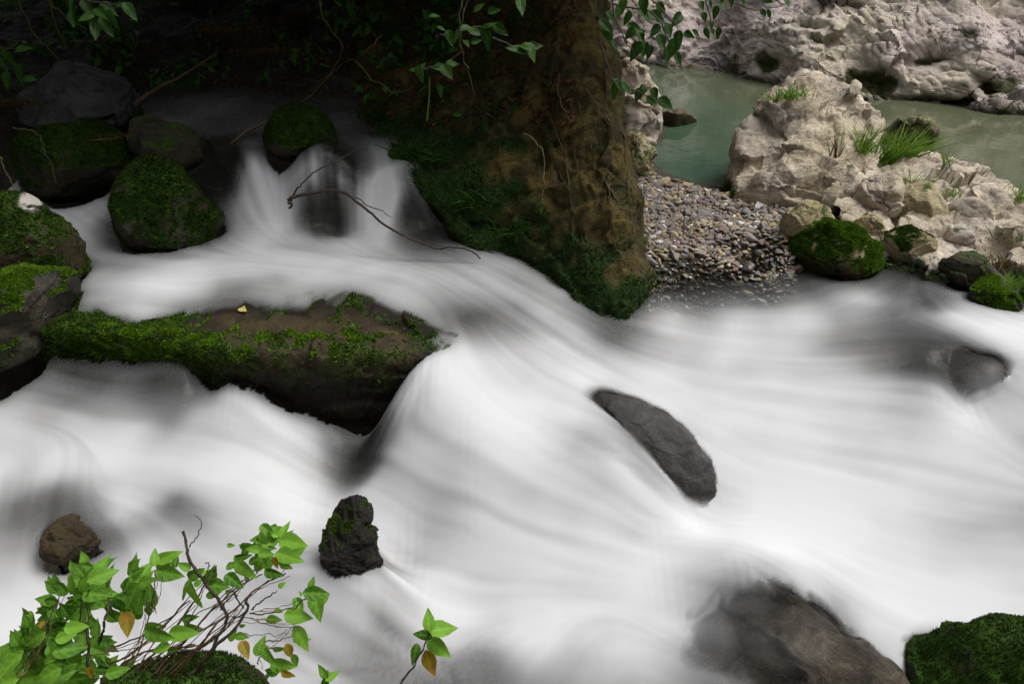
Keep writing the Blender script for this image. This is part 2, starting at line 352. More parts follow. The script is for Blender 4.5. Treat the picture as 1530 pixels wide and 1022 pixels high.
gx = axis(-3.8, 3.8, 0.035, 45); gy = axis(0.4, 8.2, 0.035, 45)
X, Y = np.meshgrid(gx, gy); GV = np.stack([X.ravel(), Y.ravel(), ground_z(X.ravel(), Y.ravel())], 1); GF = grid_faces(len(gy), len(gx))
m, nt, N, L, B = nodes('stream_bed_ground')
geo = N.new('ShaderNodeNewGeometry')
n1 = noise(N, L, geo.outputs['Position'], 6, 9, 0.7); r1 = ramp(N, [(0.3,(0.012,0.010,0.006)),(0.5,(0.035,0.027,0.014)),(0.75,(0.075,0.055,0.03))]); L.new(n1.outputs[0], r1.inputs[0])
vo = N.new('ShaderNodeTexVoronoi'); vo.inputs['Scale'].default_value = 16; L.new(geo.outputs['Position'], vo.inputs['Vector'])
rv = ramp(N, [(0.0,(1.7,1.6,1.5)),(0.6,(0.5,0.5,0.5))]); L.new(vo.outputs[0], rv.inputs[0])
c = mixc(N, L, 0.7, r1.outputs[0], rv.outputs[0], 'MULTIPLY')
sn = noise(N, L, geo.outputs['Position'], 9, 8, 0.7); rsn = ramp(N, [(0.35,(0.006,0.004,0.002)),(0.6,(0.022,0.014,0.006)),(0.8,(0.05,0.032,0.012))]); L.new(sn.outputs[0], rsn.inputs[0])
c = mixc(N, L, attr(N, 'soil'), c, rsn.outputs[0]); L.new(c, B.inputs['Base Color']); B.inputs['Roughness'].default_value = 0.8
bp = N.new('ShaderNodeBump'); bp.inputs['Strength'].default_value = 0.7; bp.inputs['Distance'].default_value = 0.04
L.new(math_(N, L, 'SUBTRACT', n1.outputs[0], vo.outputs[0]), bp.inputs['Height']); L.new(bp.outputs[0], B.inputs['Normal'])
M_GROUND = m
soil = smooth(.2, .6, GV[:,2])*smooth(1.6, .4, GV[:,0])
hl = smooth(.35, .8, GV[:,2])*smooth(1.2, .2, GV[:,0])
GV[:,2] += hl*(.22*fbm(GV*2.2, 4, 33)+.12*ridged(GV*3.5, 4, 34))
tag(add('ground', GV, GF, M_GROUND, attrs={'soil': soil}, origin=(0,0,0)), 'dark stony stream bed and earth banks', None, None, 'structure')

# ------------------------------------------------------------------ rocks
SOLID = [(GV, GF)]      # everything the water can run against
def wet_of(V):
    w = water_z(V); return 1-smooth(0.0, 0.09, V[:,2]-w)
def facets(p, seed):
    """chipped planes: every Voronoi cell is a plane of its own tilt"""
    i = np.floor(p).astype(np.int64); f1 = np.full(len(p), 9.0); f2 = f1.copy(); val = np.zeros(len(p))
    for dx in (-1,0,1):
        for dy in (-1,0,1):
            for dz in (-1,0,1):
                c = i+np.array((dx,dy,dz)); h = _h(c[:,0], c[:,1], c[:,2], seed)
                o = np.stack([(h & 1023)/1023.0, ((h >> 10) & 1023)/1023.0, ((h >> 20) & 1023)/1023.0], 1); df = p-(c+o)
                h2 = _h(c[:,0], c[:,1], c[:,2], seed+7); t = np.stack([(h2 & 1023)/511.5-1, ((h2 >> 10) & 1023)/511.5-1, ((h2 >> 20) & 1023)/511.5-1], 1)
                d = (df**2).sum(1); v = (df*t).sum(1)+((h2 % 97)/97.0-.5)*.5
                n = d < f1; f2 = np.where(n, f1, np.minimum(f2, d)); val = np.where(n, v, val); f1 = np.where(n, d, f1)
    return val, np.sqrt(f2)-np.sqrt(f1)
BED = np.array((0.42, -0.18, 0.89))
def craggy(V, Nn, seed, amp, scale, facet=0.5, o=5, bed=0.5):
    """displacement for rough broken rock, and how cracked each point is"""
    p = V*scale; w = np.stack([fbm(p*0.8, 4, seed+1), fbm(p*0.8+9, 4, seed+2), fbm(p*0.8+19, 4, seed+3)], 1)
    q = p+0.35*w; v1, e1 = facets(q*np.array((.8,.8,1.1)), seed+5); v2, e2 = facets((p+.25*w)*2.3, seed+6)
    s_ = (p@BED)*1.1+.7*w[:,0]+.3*w[:,1]; fr = s_-np.floor(s_); lm = smooth(-.12, .25, fbm(p*.6+31, 3, seed+8)); prof = fr**1.6*smooth(1.0, .90, fr)
    d = amp*(facet*(1.15*np.tanh(v1*2.2)/2.2+0.20*v2)+bed*lm*(prof-.3)*1.3+0.30*fbm(p, o, seed+7, 0.5)+0.08*(ridged(q*1.8, o, seed+9)-0.4))
    cm = smooth(0.02, 0.3, fbm(p*0.9, 3, seed+11))
    crack = np.maximum((1-smooth(0.0, 0.06, e1))*cm, lm*(1-smooth(0.0, .07, fr))*smooth(-.1, .2, fbm(p*1.7, 3, seed+13)))
    return d-amp*.25*crack, crack
def moss_tufts(parent, V, F, Nn, mask, n, length, mat, seed, w=0.0035, name='moss', clump=0.5):
    rs = np.random.RandomState(seed); k = F.shape[1]
    a, b, c = V[F[:,0]], V[F[:,1]], V[F[:,2]]; ar = np.linalg.norm(np.cross(b-a, c-a), axis=1)
    pr = ar*np.clip(mask[F].mean(1), 0, 1)**1.5
    cen = V[F].mean(1); pr = pr*((Nn[F].mean(1)*(CAM-cen)).sum(1) > -0.35)
    if pr.sum() <= 0: return None
    f = rs.choice(len(F), n, p=pr/pr.sum()); u = rs.rand(n, 2); u = np.where(u.sum(1, keepdims=True) > 1, 1-u, u)
    P = a[f]+(b-a)[f]*u[:,:1]+(c-a)[f]*u[:,1:]; nn = Nn[F[f,0]]
    cl = fbm(P*28, 3, seed+3)[:,None]
    ln = length*(0.55+0.9*rs.rand(n,1))*np.clip(1+clump*2.2*cl, 0.25, 2)
    d = nn+0.75*rs.randn(n,3)*0.7+np.array((0,0,0.25)); d /= np.linalg.norm(d, axis=1, keepdims=True)
    s = np.cross(d, rs.randn(n,3)); s /= np.linalg.norm(s, axis=1, keepdims=True)
    b0 = P-nn*0.003; tri = np.stack([b0-s*w, b0+s*w, P+d*ln], 1).reshape(-1, 3)
    return add(name, tri, np.arange(3*n).reshape(-1, 3), mat, parent, False)
def rock_finish(name, V, F, mat, label, cat='rock', group=None, seed=1, moss=None, moss_noise=0.5, amp=0.04, scale=6, facet=0.5, tufts=0, tuft_len=0.008,
                tuft_mat=None, solid=True, wetk=1.0, kind=None, mossfn=None, allwet=0, wetshadefn=None, palefn=None):
    Nn = vnormals(V, F)
    d, ck = craggy(V, Nn, seed, amp, scale, facet); V = V+Nn*d[:,None]
    d2 = 0.12*amp*fbm(V*scale*9, 3, seed+77); V = V+Nn*d2[:,None]
    Nn = vnormals(V, F)
    ms = np.zeros(len(V))
    if moss is not None:
        ms = smooth(0.0, 0.35, Nn[:,2]*0.9+moss+moss_noise*(2.2*fbm(V*7, 4, seed+21)+1.2*fbm(V*22, 3, seed+22))-0.35)
    if mossfn is not None: ms = np.clip(mossfn(V, Nn, ms), 0, 1)
    wv = np.maximum(wet_of(V)*wetk, allwet)
    if wetshadefn is not None: wv = np.maximum(wv, wetshadefn(V, Nn))
    at_ = {'moss': ms, 'wet': wv, 'crack': ck*0.8}
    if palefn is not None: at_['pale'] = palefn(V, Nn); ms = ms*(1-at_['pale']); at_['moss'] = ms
    o = add(name, V, F, mat, None, True, at_)
    tag(o, label, cat, group, kind)
    if tufts: moss_tufts(o, V, F, Nn, ms, tufts, tuft_len, tuft_mat or M_MOSS, seed+2)
    if solid: SOLID.append((V, F))
    o['_v'] = 0; del o['_v']
    return o, V, F, Nn, ms
def outline(poly, y, thick, sub=6, cuts=9, seed=1, pw=0.75, cy=None):
    """a closed boulder whose silhouette seen along its own sight line is the polygon; thick = half depth (m)"""
    P = np.array(poly, float); c = P.mean(0)
    if cy is not None: c = np.array(cy, float)
    C = aty(c[0], c[1], y); vd = (C-CAM)/np.linalg.norm(C-CAM)
    r = np.cross(vd, (0,0,1)); r /= np.linalg.norm(r); u = np.cross(r, vd)
    t0 = np.dot(C-CAM, vd)
    Q = []
    for px, py in P:
        d = ray(px, py); X3 = CAM+d*(t0/np.dot(d, vd))-C; Q.append((X3@r, X3@u))
    Q = np.array(Q); A = np.arctan2(Q[:,1], Q[:,0]); R = np.hypot(Q[:,0], Q[:,1]); o = np.argsort(A); A, R = A[o], R[o]
    A = np.concatenate([A-2*math.pi, A, A+2*math.pi]); R = np.tile(R, 3)
    S, F = ico(sub); th = np.arctan2(S[:,1], S[:,0]); rr = np.interp(th, A, R)
    k = np.hypot(S[:,0], S[:,1]); kk = k**pw
    # faceted profile in depth
    V = C+np.outer(np.cos(th)*rr*kk, r)+np.outer(np.sin(th)*rr*kk, u)-np.outer(np.sign(S[:,2])*np.abs(S[:,2])**0.8*thick, vd)
    rs = np.random.RandomState(seed)
    for _ in range(cuts):       # plane off a few facets on the near and far side, not at the outline
        n = -vd*rs.choice((1,1,-1))+0.75*rs.randn()*r+0.75*rs.randn()*u; n /= np.linalg.norm(n)
        h = (V-C)@n; lim = h.max()*rs.uniform(0.66, 0.88); e = np.maximum(h-lim, 0); V = V-np.outer(e*0.85, n)
    return V, F
def px_rows(rows): return [[aty(*p) for p in r] for r in rows]

# ---- the long slab in the middle left
slab = [
 [(60,455,3.75),(130,440,3.75),(190,455,3.7),(270,440,3.75),(350,430,3.85),(440,430,3.85),(520,440,3.75),(590,465,3.6),(640,490,3.45),(684,508,3.35)],
 [(60,452,3.6),(130,437,3.6),(190,452,3.55),(270,440,3.6),(350,429,3.65),(440,430,3.65),(520,440,3.55),(590,465,3.42),(640,490,3.3),(684,508,3.2)],
 [(60,470,3.45),(130,462,3.45),(200,475,3.4),(280,465,3.42),(360,458,3.45),(440,462,3.42),(520,472,3.35),(590,488,3.28),(635,502,3.2),(680,514,3.15)],
 [(60,490,3.25),(130,490,3.22),(205,500,3.18),(285,508,3.11),(360,518,3.04),(445,520,3.01),(520,520,3.01),(580,524,3.03),(625,527,3.06),(668,522,3.09)],
 [(60,515,3.26),(130,520,3.23),(210,530,3.18),(290,545,3.10),(365,562,3.03),(450,578,3.0),(525,590,2.99),(575,580,3.02),(615,552,3.04),(640,535,3.06)],
 [(60,545,3.3),(130,548,3.27),(215,558,3.22),(295,575,3.15),(370,605,3.1),(455,640,3.06),(525,668,3.05),(565,640,3.07),(600,590,3.08),(630,550,3.1)],
 [(60,620,3.35),(130,620,3.3),(215,630,3.25),(295,655,3.2),(370,680,3.15),(455,705,3.1),(525,725,3.1),(565,690,3.1),(600,650,3.12),(630,610,3.15)]]
slab = px_rows(slab)
slab[0] = [p+np.array((0,0,-0.25)) for p in slab[0]]
V, F = loft(slab, 130, 260); F = F[:, ::-1]
def slabmoss(V, Nn, ms):
    n = fbm(V*5, 4, 301); n2 = fbm(V*13, 3, 305)
    q = project(V); back = smooth(452, 438, q[:,1]); top = smooth(400, 480, q[:,0])
    front = smooth(-0.02, 0.22, 0.9*n+0.6*n2+0.16+0.30*smooth(340, 220, q[:,0])-0.50*smooth(0.84, 0.98, Nn[:,2])*smooth(230, 300, q[:,0])*smooth(502, 488, q[:,1]))
    return np.maximum(front*smooth(600, 480, q[:,1]), back*top*smooth(0, .2, n+.15))
slab_o, V, F, Nn, ms = rock_finish('rock_slab', V, F, M_BROWN, 'long brown rock slab with bright moss along its front edge and a yellow leaf on top', 'rock', None, 11, 0.0, 0.4, 0.03, 9, 0.7, 34000, 0.011, M_MOSS, mossfn=slabmoss, wetshadefn=lambda V, Nn: smooth(-.08, -.20, V[:,2]+.05*fbm(V*7, 3, 2)))  # splash-wet front face, darkened in colour also for the shade under the overhang
q = project(V); bm_ = ms*smooth(0.05, 0.3, fbm(V*16, 3, 41)+0.12)*smooth(545, 520, q[:,1])*smooth(472, 490, q[:,1])*smooth(90, 200, q[:,0])*smooth(560, 480, q[:,0])
moss_tufts(slab_o, V, F, Nn, bm_, 22000, 0.012, M_BMOSS, 44, 0.005, 'bright_moss')
SLAB = (V, F)

# ---- boulders of the stream, each from its own outline
def boulder(poly, y, thick, mat, label, name='boulder', sub=6, seed=1, **k):
    oc = {a: k.pop(a) for a in ('cuts', 'pw', 'cy') if a in k}
    V, F = outline(poly, y, thick, sub, seed=seed, **oc)
    return rock_finish(name, V, F, mat, label, k.pop('cat', 'boulder'), k.pop('group', None), seed, **k)
GB = 'boulders in the stream'
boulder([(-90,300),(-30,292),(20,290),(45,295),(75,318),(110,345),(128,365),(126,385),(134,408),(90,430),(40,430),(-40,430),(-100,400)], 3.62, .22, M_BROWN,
        'moss covered brown boulder with a sunlit white patch painted on its top at left edge', seed=21, group=GB, palefn=lambda V, Nn: smooth(.35, .75, Nn[:,2]+.6*fbm(V*16, 4, 8))*smooth(26, 14, np.hypot(project(V)[:,0]-45, (project(V)[:,1]-300)*1.3)), moss=.15, moss_noise=.6, amp=.035, scale=8, tufts=16000, tuft_len=.010)  # sunlight on the boulder's top is painted into its colour
boulder([(-120,420),(-40,408),(0,411),(60,403),(110,408),(122,420),(115,445),(75,490),(20,545),(-60,570),(-130,560)], 3.3, .24, M_DARK,
        'dark overhanging boulder with a bright green moss cap beside the long slab', seed=22, group=GB, moss=.08, moss_noise=.35, amp=.03, scale=7, tufts=16000, tuft_len=.013, tuft_mat=M_BMOSS)
boulder([(225,230),(255,240),(277,265),(302,295),(337,325),(322,355),(280,375),(200,375),(172,335),(166,295),(183,262),(205,240)], 4.1, .25, M_DARK,
        'pointed dark green mossy boulder standing in the white water at left', seed=23, group=GB, moss=.55, moss_noise=.5, amp=.03, scale=7, tufts=18000, tuft_len=.010, tuft_mat=M_DMOSS)
boulder([(15,215),(50,195),(100,190),(160,183),(185,200),(197,240),(185,290),(120,300),(60,295),(28,270)], 4.6, .3, M_DARK,
        'broad flat boulder covered in deep green moss at the left of the falls', seed=24, group=GB, moss=.55, moss_noise=.4, amp=.05, scale=5, tufts=16000, tuft_len=.010, tuft_mat=M_DMOSS)
boulder([(178,190),(215,172),(255,180),(290,203),(330,238),(354,270),(345,292),(300,285),(255,268),(222,240),(188,222)], 4.65, .22, M_DARK,
        'bare dark sloping boulder between two mossy boulders above the falls', seed=25, group=GB, moss=-.25, amp=.04, scale=6)
boulder([(25,150),(55,122),(100,97),(150,106),(190,125),(206,145),(190,185),(140,200),(80,200),(35,185)], 5.2, .35, M_GREY,
        'large grey angular boulder in deep shade at the top left', seed=26, group=GB, moss=-.5, amp=.06, scale=4, facet=.8)
boulder([(396,220),(402,185),(425,160),(450,154),(475,165),(497,195),(503,225),(450,240)], 4.62, .2, M_DARK,
        'round dome of green moss splitting the top of the falls', seed=27, group=GB, moss=.6, amp=.025, scale=7, tufts=12000, tuft_len=.009, tuft_mat=M_DMOSS)
boulder([(868,600),(895,587),(930,595),(975,610),(1010,632),(1035,655),(1050,680),(1065,700),(1069,740),(1040,790),(960,780),(890,720),(862,650)], 2.78, .16, M_GREY,
        'bare grey boulder half veiled by water in the middle of the stream', seed=28, group=GB, moss=None, amp=.02, scale=9, facet=.45, cuts=4, allwet=.45)
boulder([(512,748),(535,739),(553,752),(556,770),(551,784),(561,790),(561,815),(574,842),(560,860),(520,868),(492,858),(478,825),(485,790),(498,765)], 2.22, .09, M_DARK,
        'small upright black knob of wet rock standing alone in the white water', seed=29, group=GB, moss=-.55, moss_noise=.6, amp=.016, scale=22, facet=.8, tufts=1500, tuft_len=.006, allwet=.85)
boulder([(940,1060),(1000,985),(1050,915),(1110,872),(1150,876),(1205,902),(1260,946),(1320,985),(1370,1030),(1350,1120),(1050,1140),(940,1120)], 1.98, .2, M_WETB,
        'broad brown boulder under thin flowing water at the bottom', seed=30, group=GB, moss=None, amp=.045, scale=8, facet=.65, cuts=5, allwet=.2)
boulder([(1325,980),(1380,950),(1450,937),(1530,925),(1620,918),(1680,980),(1620,1120),(1380,1120),(1330,1040)], 1.85, .2, M_DARK,
        'mossy dark boulder in the bottom right corner', seed=31, group=GB, moss=.35, moss_noise=.5, amp=.03, scale=8, tufts=22000, tuft_len=.006, tuft_mat=M_DMOSS)
boulder([(84,782),(108,770),(128,790),(145,815),(125,850),(100,870),(75,850),(66,805)], 2.3, .08, M_BROWN,
        'jagged brown stone breaking the water above the leafy shrub', seed=32, group=GB, moss=None, amp=.035, scale=12, facet=.8)
boulder([(1335,562),(1390,535),(1460,533),(1512,558),(1470,597),(1400,608)], 3.09, .12, M_WETB,
        'brown boulder lying just under the water at the right', seed=33, group=GB, moss=None, allwet=.2, amp=.025, scale=7)
boulder([(225,760),(265,742),(310,752),(325,780),(280,810),(235,800)], 2.6, .1, M_GREY,
        'dark stone lying just under the white water at lower left', seed=34, group=GB, moss=None, amp=.02, scale=8)
boulder([(690,985),(715,965),(735,985),(740,1050),(700,1060)], 1.95, .06, M_GREY,
        'small dark stone poking through the water at the bottom beside the leafy sprig', seed=35, group=GB, moss=None, amp=.012, scale=14)
# ---- the earthy buttress in the middle, with roots
mound = [
 [(560,-120,6.4),(650,-120,6.0),(740,-120,5.6),(820,-120,5.2),(870,-120,4.95),(893,-120,5.0),(903,-120,5.5),(880,-120,6.2)],
 [(540,0,6.0),(640,0,5.7),(730,0,5.3),(810,0,4.9),(860,0,4.7),(890,0,4.75),(900,0,5.2),(880,0,6.0)],
 [(530,90,5.6),(630,90,5.4),(720,90,5.1),(800,90,4.7),(870,90,4.45),(911,90,4.5),(917,90,5.0),(895,90,5.8)],
 [(545,175,5.2),(620,185,5.0),(700,185,4.75),(790,180,4.5),(870,180,4.25),(917,180,4.3),(924,180,4.8),(900,180,5.6)],
 [(572,222,4.7),(635,240,4.52),(712,260,4.34),(800,270,4.2),(880,270,4.0),(936,270,4.05),(945,270,4.6),(920,270,5.4)],
 [(618,280,4.4),(668,315,4.24),(738,345,4.12),(810,350,3.98),(880,350,3.8),(944,350,3.85),(952,350,4.4),(930,350,5.2)],
 [(672,345,4.2),(722,382,4.0),(775,412,3.87),(830,435,3.75),(890,440,3.6),(955,430,3.65),(962,420,4.2),(940,420,5.0)],
 [(700,400,4.2),(750,430,4.0),(795,460,3.8),(850,495,3.6),(900,515,3.5),(945,505,3.55),(958,480,4.1),(935,480,4.9)],
 [(710,500,4.2),(760,530,4.0),(805,560,3.8),(855,600,3.6),(905,620,3.52),(945,605,3.57),(955,560,4.1),(935,560,4.9)]]
V, F = loft(px_rows(mound), 230, 200); F = F[:, ::-1]
n0 = vnormals(V, F)
if (n0@FW).mean() > 0: F = F[:, ::-1]; n0 = -n0
# vertical runnels of flowstone and roots
q = project(V); run = ridged(np.stack([V[:,0]*9+0.8*fbm(V*3, 3, 61), V[:,1]*9, V[:,2]*2.2], 1), 4, 62)
V = V+n0*(0.03*run*smooth(740, 880, q[:,0])+0.10*fbm(V*2.2, 3, 63))[:,None]
def moundmoss(V, Nn, ms):
    q = project(V); n = fbm(V*5, 4, 65)
    low = smooth(250, 470, q[:,1]+0.35*(q[:,0]-760)*-1)
    return smooth(0.1, 0.55, 0.75*low+1.1*n+0.2*Nn[:,2]-0.3*smooth(780, 880, q[:,0])*smooth(440, 340, q[:,1])+.12+0.45*smooth(800, 640, q[:,0])*smooth(130, 220, q[:,1]))
mound_o, V, F, Nn, ms = rock_finish('earth_buttress', V, F, M_MOUND, 'tall dark brown buttress of rooty earth and tufa between the falls and the gravel', 'rock', None, 71, 0.1, 0.5, .05, 5, .6, 44000, .014, M_DMOSS, mossfn=moundmoss, wetk=.8)
MOUND = (V, F)
BM = BVHTree.FromPolygons([tuple(v) for v in V], [tuple(int(a) for a in f) for f in F])
def hit_mound(px, py):
    d = Vector(ray(px, py)).normalized(); h = BM.ray_cast(Vector(CAM), d)
    return np.array(h[0]) if h[0] is not None else aty(px, py, 4.6)
parts = []
rs = random.Random(5)
for k in range(15):
    px = rs.uniform(820, 935); py = rs.uniform(40, 300); L_ = rs.uniform(60, 190); P = []
    for t in np.linspace(0, 1, 6):
        x = px+(0.22*L_*t)+rs.uniform(-7, 7); p = hit_mound(min(x, 938+0.1*(py+L_*t-270) if py+L_*t > 200 else 905), py+L_*t); P.append(p+np.array((0,-0.004,0.002)))
    parts.append(tube_geo(wiggle(P, 26, .02, k), np.linspace(.0055, .0015, 26)*rs.uniform(.5, 1.3), 6))
Vr, Fr = merge(parts); add('roots', Vr, Fr, M_ROOT, mound_o)

# ---- bright rock behind the buttress at the pool
boulder([(900,85),(935,92),(958,100),(976,125),(984,158),(984,195),(975,215),(945,230),(900,230),(890,150)], 5.75, .4, M_LIME,
        'pale boulder rising from the green pool behind the brown buttress', seed=81, moss=-.6, amp=.06, scale=5, facet=.7)
boulder([(915,200),(950,195),(970,215),(974,245),(965,275),(930,290),(905,270),(905,225)], 5.4, .28, M_TAN,
        'pitted yellowish rock below the pale boulder at the edge of the pool', seed=82, moss=-.15, moss_noise=.5, amp=.06, scale=9, facet=.8)
boulder([(975,185),(985,172),(1005,166),(1030,170),(1042,180),(1020,190),(985,192)], 7.2, .25, M_TAN,
        'low flat stone just above the surface of the green pool', seed=83, moss=None, amp=.03, scale=7, sub=5)
boulder([(1305,205),(1330,188),(1352,178),(1375,176),(1398,186),(1401,200),(1385,213),(1330,218)], 6.5, .3, M_TAN,
        'wedge shaped boulder sitting in the pool behind the grass', seed=84, moss=-.3, moss_noise=.5, amp=.05, scale=6)

# ---- the far cliff
base = [(780,72),(860,84),(930,91),(1000,101),(1080,108),(1150,124),(1230,140),(1310,151),(1400,157),(1470,162),(1530,168),(1620,178),(1800,200),(2100,232)]
B0 = np.array([atz(a[0], a[1], 0) for a in base]); rows = []
for h, dy in ((-0.7,-0.15),(-.25,-.02),(0.0,0.0),(.25,.16),(.6,.52),(1.0,1.0),(1.6,1.7),(2.6,2.6),(4.2,3.6),(7,5.0)):
    rows.append([p+np.array((0.10*dy, dy+0.12*math.sin(k*1.9+h), h)) for k, p in enumerate(B0)])
C = np.array(rows); wts = np.concatenate([np.linspace(0,6,230), np.linspace(6.05,9,30)])
def catm_at(C, t):
    R = len(C); i = np.minimum(t.astype(int), R-2); f = (t-i).reshape((-1,)+(1,)*(C.ndim-1)); P = np.concatenate([2*C[:1]-C[1:2], C, 2*C[-1:]-C[-2:-1]], 0)
    a, b, c, d = P[i], P[i+1], P[i+2], P[i+3]; return 0.5*((2*b)+(-a+c)*f+(2*a-5*b+4*c-d)*f*f+(-a+3*b-3*c+d)*f**3)
C = catm_at(C, wts); C = catmull(C.transpose(1,0,2), 620).transpose(1,0,2); n_, m_ = C.shape[:2]
V = C.reshape(-1,3); F = grid_faces(n_, m_); n0 = vnormals(V, F)
if (n0@FW).mean() > 0: F = F[:, ::-1]; n0 = -n0
# big bulges, diagonal strata and hollows
cs, sn = math.cos(.5), math.sin(.5); u_ = V[:,0]*cs-V[:,2]*sn; v_ = V[:,0]*sn+V[:,2]*cs
st = ridged(np.stack([u_*1.0, V[:,1]*1.0, v_*4.0+0.8*fbm(V*1.5, 3, 90)], 1), 5, 91)
V = V+n0*(0.30*fbm(V*0.9, 2, 92)+0.07*(st-.3))[:,None]
hol = np.zeros(len(V)); q = project(V)
for (hx, hy, sx, sy, dp) in [(1302,120,32,24,.16),(1392,87,28,10,.10),(1488,127,30,14,.12),(1143,92,18,14,.14),(1385,148,30,5,.12),(1210,42,20,6,.1),(1440,150,40,5,.1)]:
    e = ((q[:,0]-hx)/sx)**2+((q[:,1]-hy)/sy)**2; w_ = np.exp(-e*1.0); hol = np.maximum(hol, w_*min(1, dp*9)); V = V-n0*(dp*w_)[:,None]
def cliffmoss(V, Nn, ms):
    n = fbm(V*3, 4, 95); w0 = smooth(.35, .1, V[:,2])
    return 0.9*smooth(.25, .6, hol+1.1*n)+0.4*smooth(.15, .5, n+.25*w0)*w0
o, V, F, Nn, ms = rock_finish('cliff', V, F, M_CLIFF, 'pale pinkish grey cliff across the pool', None, None, 96, -1, .3, .13, 1.7, 1.0, 0, mossfn=cliffmoss, solid=False, kind='structure', wetk=0)
wetc = (1-smooth(0.02, 0.10, V[:,2]+.04*fbm(V*5,2,3)))
o.data.attributes['wet'].data.foreach_set('value', np.ascontiguousarray(np.maximum(wetc, 0.0), np.float32))

# ---- the big pale outcrop and the rocky bank on the right
outc = [
 [(1118,215,6.0),(1130,215,5.9),(1160,190,5.9),(1205,165,5.95),(1240,170,5.9),(1275,170,5.8),(1298,190,5.7),(1305,225,5.6)],
 [(1116,205,5.75),(1118,190,5.4),(1152,153,5.45),(1203,114,5.5),(1237,122,5.4),(1273,126,5.3),(1302,165,5.2),(1310,205,5.1)],
 [(1108,245,5.6),(1104,230,5.1),(1145,198,5.1),(1190,160,5.15),(1230,165,5.1),(1265,163,5.1),(1295,195,5.0),(1305,225,4.95)],
 [(1100,272,5.5),(1094,262,4.98),(1140,240,4.88),(1185,215,4.88),(1225,213,4.85),(1262,203,4.85),(1290,225,4.8),(1312,245,4.75)],
 [(1094,290,5.4),(1087,284,4.92),(1135,270,4.72),(1180,260,4.66),(1225,255,4.62),(1260,245,4.62),(1287,255,4.6),(1322,265,4.55)],
 [(1094,305,5.4),(1088,300,4.9),(1135,298,4.68),(1180,300,4.6),(1225,302,4.52),(1260,292,4.5),(1287,292,4.48),(1332,295,4.42)],
 [(1094,330,5.4),(1088,325,4.9),(1135,330,4.7),(1180,335,4.65),(1225,340,4.6),(1260,330,4.55),(1287,330,4.5),(1335,335,4.45)]]
V, F = loft(px_rows(outc), 210, 220); n0 = vnormals(V, F)
if (n0@FW).mean() > 0: F = F[:, ::-1]; n0 = -n0
u_ = V[:,0]*.8+V[:,2]*.6; v_ = -V[:,0]*.6+V[:,2]*.8
V = V+n0*(0.05*(ridged(np.stack([u_*1.6, V[:,1]*1.6, v_*6+fbm(V*2.5,3,100)], 1), 3, 101)-.3)+.05*fbm(V*2.5, 2, 102))[:,None]
def outmoss(V, Nn, ms):
    n = fbm(V*6, 4, 105); return .85*smooth(.15, .5, n+.7*smooth(.22, .04, V[:,2])-.25)+.3*smooth(.2, .5, n)
OUT = rock_finish('rock_outcrop', V, F, M_LIME, 'big pale craggy outcrop with grass growing on its top beside the pool', 'rock', None, 106, 0, .4, .075, 3.4, 1.0, 9000, .008, M_MOSS, mossfn=outmoss)
bank = [
 [(1235,262,5.6),(1300,250,5.6),(1360,255,5.5),(1410,265,5.35),(1460,290,5.2),(1510,310,5.0),(1600,345,4.8),(1750,395,4.6)],
 [(1240,240,5.2),(1300,226,5.2),(1360,236,5.1),(1410,245,5.0),(1460,266,4.8),(1510,291,4.6),(1600,320,4.4),(1750,370,4.2)],
 [(1245,270,4.85),(1300,265,4.8),(1360,275,4.7),(1415,285,4.6),(1465,305,4.45),(1515,325,4.3),(1600,360,4.1),(1750,410,3.9)],
 [(1250,305,4.5),(1305,305,4.45),(1360,315,4.35),(1415,325,4.25),(1470,345,4.1),(1520,370,4.0),(1600,400,3.85),(1750,450,3.65)],
 [(1255,345,4.2),(1310,350,4.15),(1365,360,4.05),(1420,365,4.0),(1475,390,3.85),(1525,420,3.7),(1600,440,3.6),(1750,490,3.4)],
 [(1260,388,3.95),(1315,392,3.9),(1370,398,3.83),(1425,408,3.75),(1482,444,3.6),(1530,482,3.42),(1600,495,3.35),(1750,545,3.2)],
 [(1260,440,3.97),(1315,445,3.92),(1370,450,3.85),(1425,465,3.77),(1482,500,3.6),(1530,540,3.42),(1600,550,3.35),(1750,600,3.2)]]
V, F = loft(px_rows(bank), 220, 260); n0 = vnormals(V, F)
if (n0@FW).mean() > 0: F = F[:, ::-1]; n0 = -n0
V = V+n0*(0.07*fbm(V*3.2, 4, 110)+.03*(ridged(V*4, 4, 111)-.3))[:,None]
def bankmoss(V, Nn, ms):
    q = project(V); n = fbm(V*5, 4, 115); w = water_z(V)
    return .95*smooth(.05, .4, n+.7*smooth(.13, .02, V[:,2]-w)-.55+.4*smooth(1480, 1530, q[:,0])*smooth(330, 400, q[:,1]))
BANK = rock_finish('rocky_bank', V, F, M_LIME, 'sloping pale bank of broken rock at the right edge above the stream', 'rock', None, 116, 0, .4, .085, 4.2, 1.0, 14000, .010, M_MOSS, mossfn=bankmoss)
def bvh(V, F): return BVHTree.FromPolygons([tuple(v) for v in V], [tuple(int(a) for a in f) for f in F])
B_OUT, B_BANK = bvh(OUT[1], OUT[2]), bvh(BANK[1], BANK[2])
GR = 'boulders along the rocky bank'
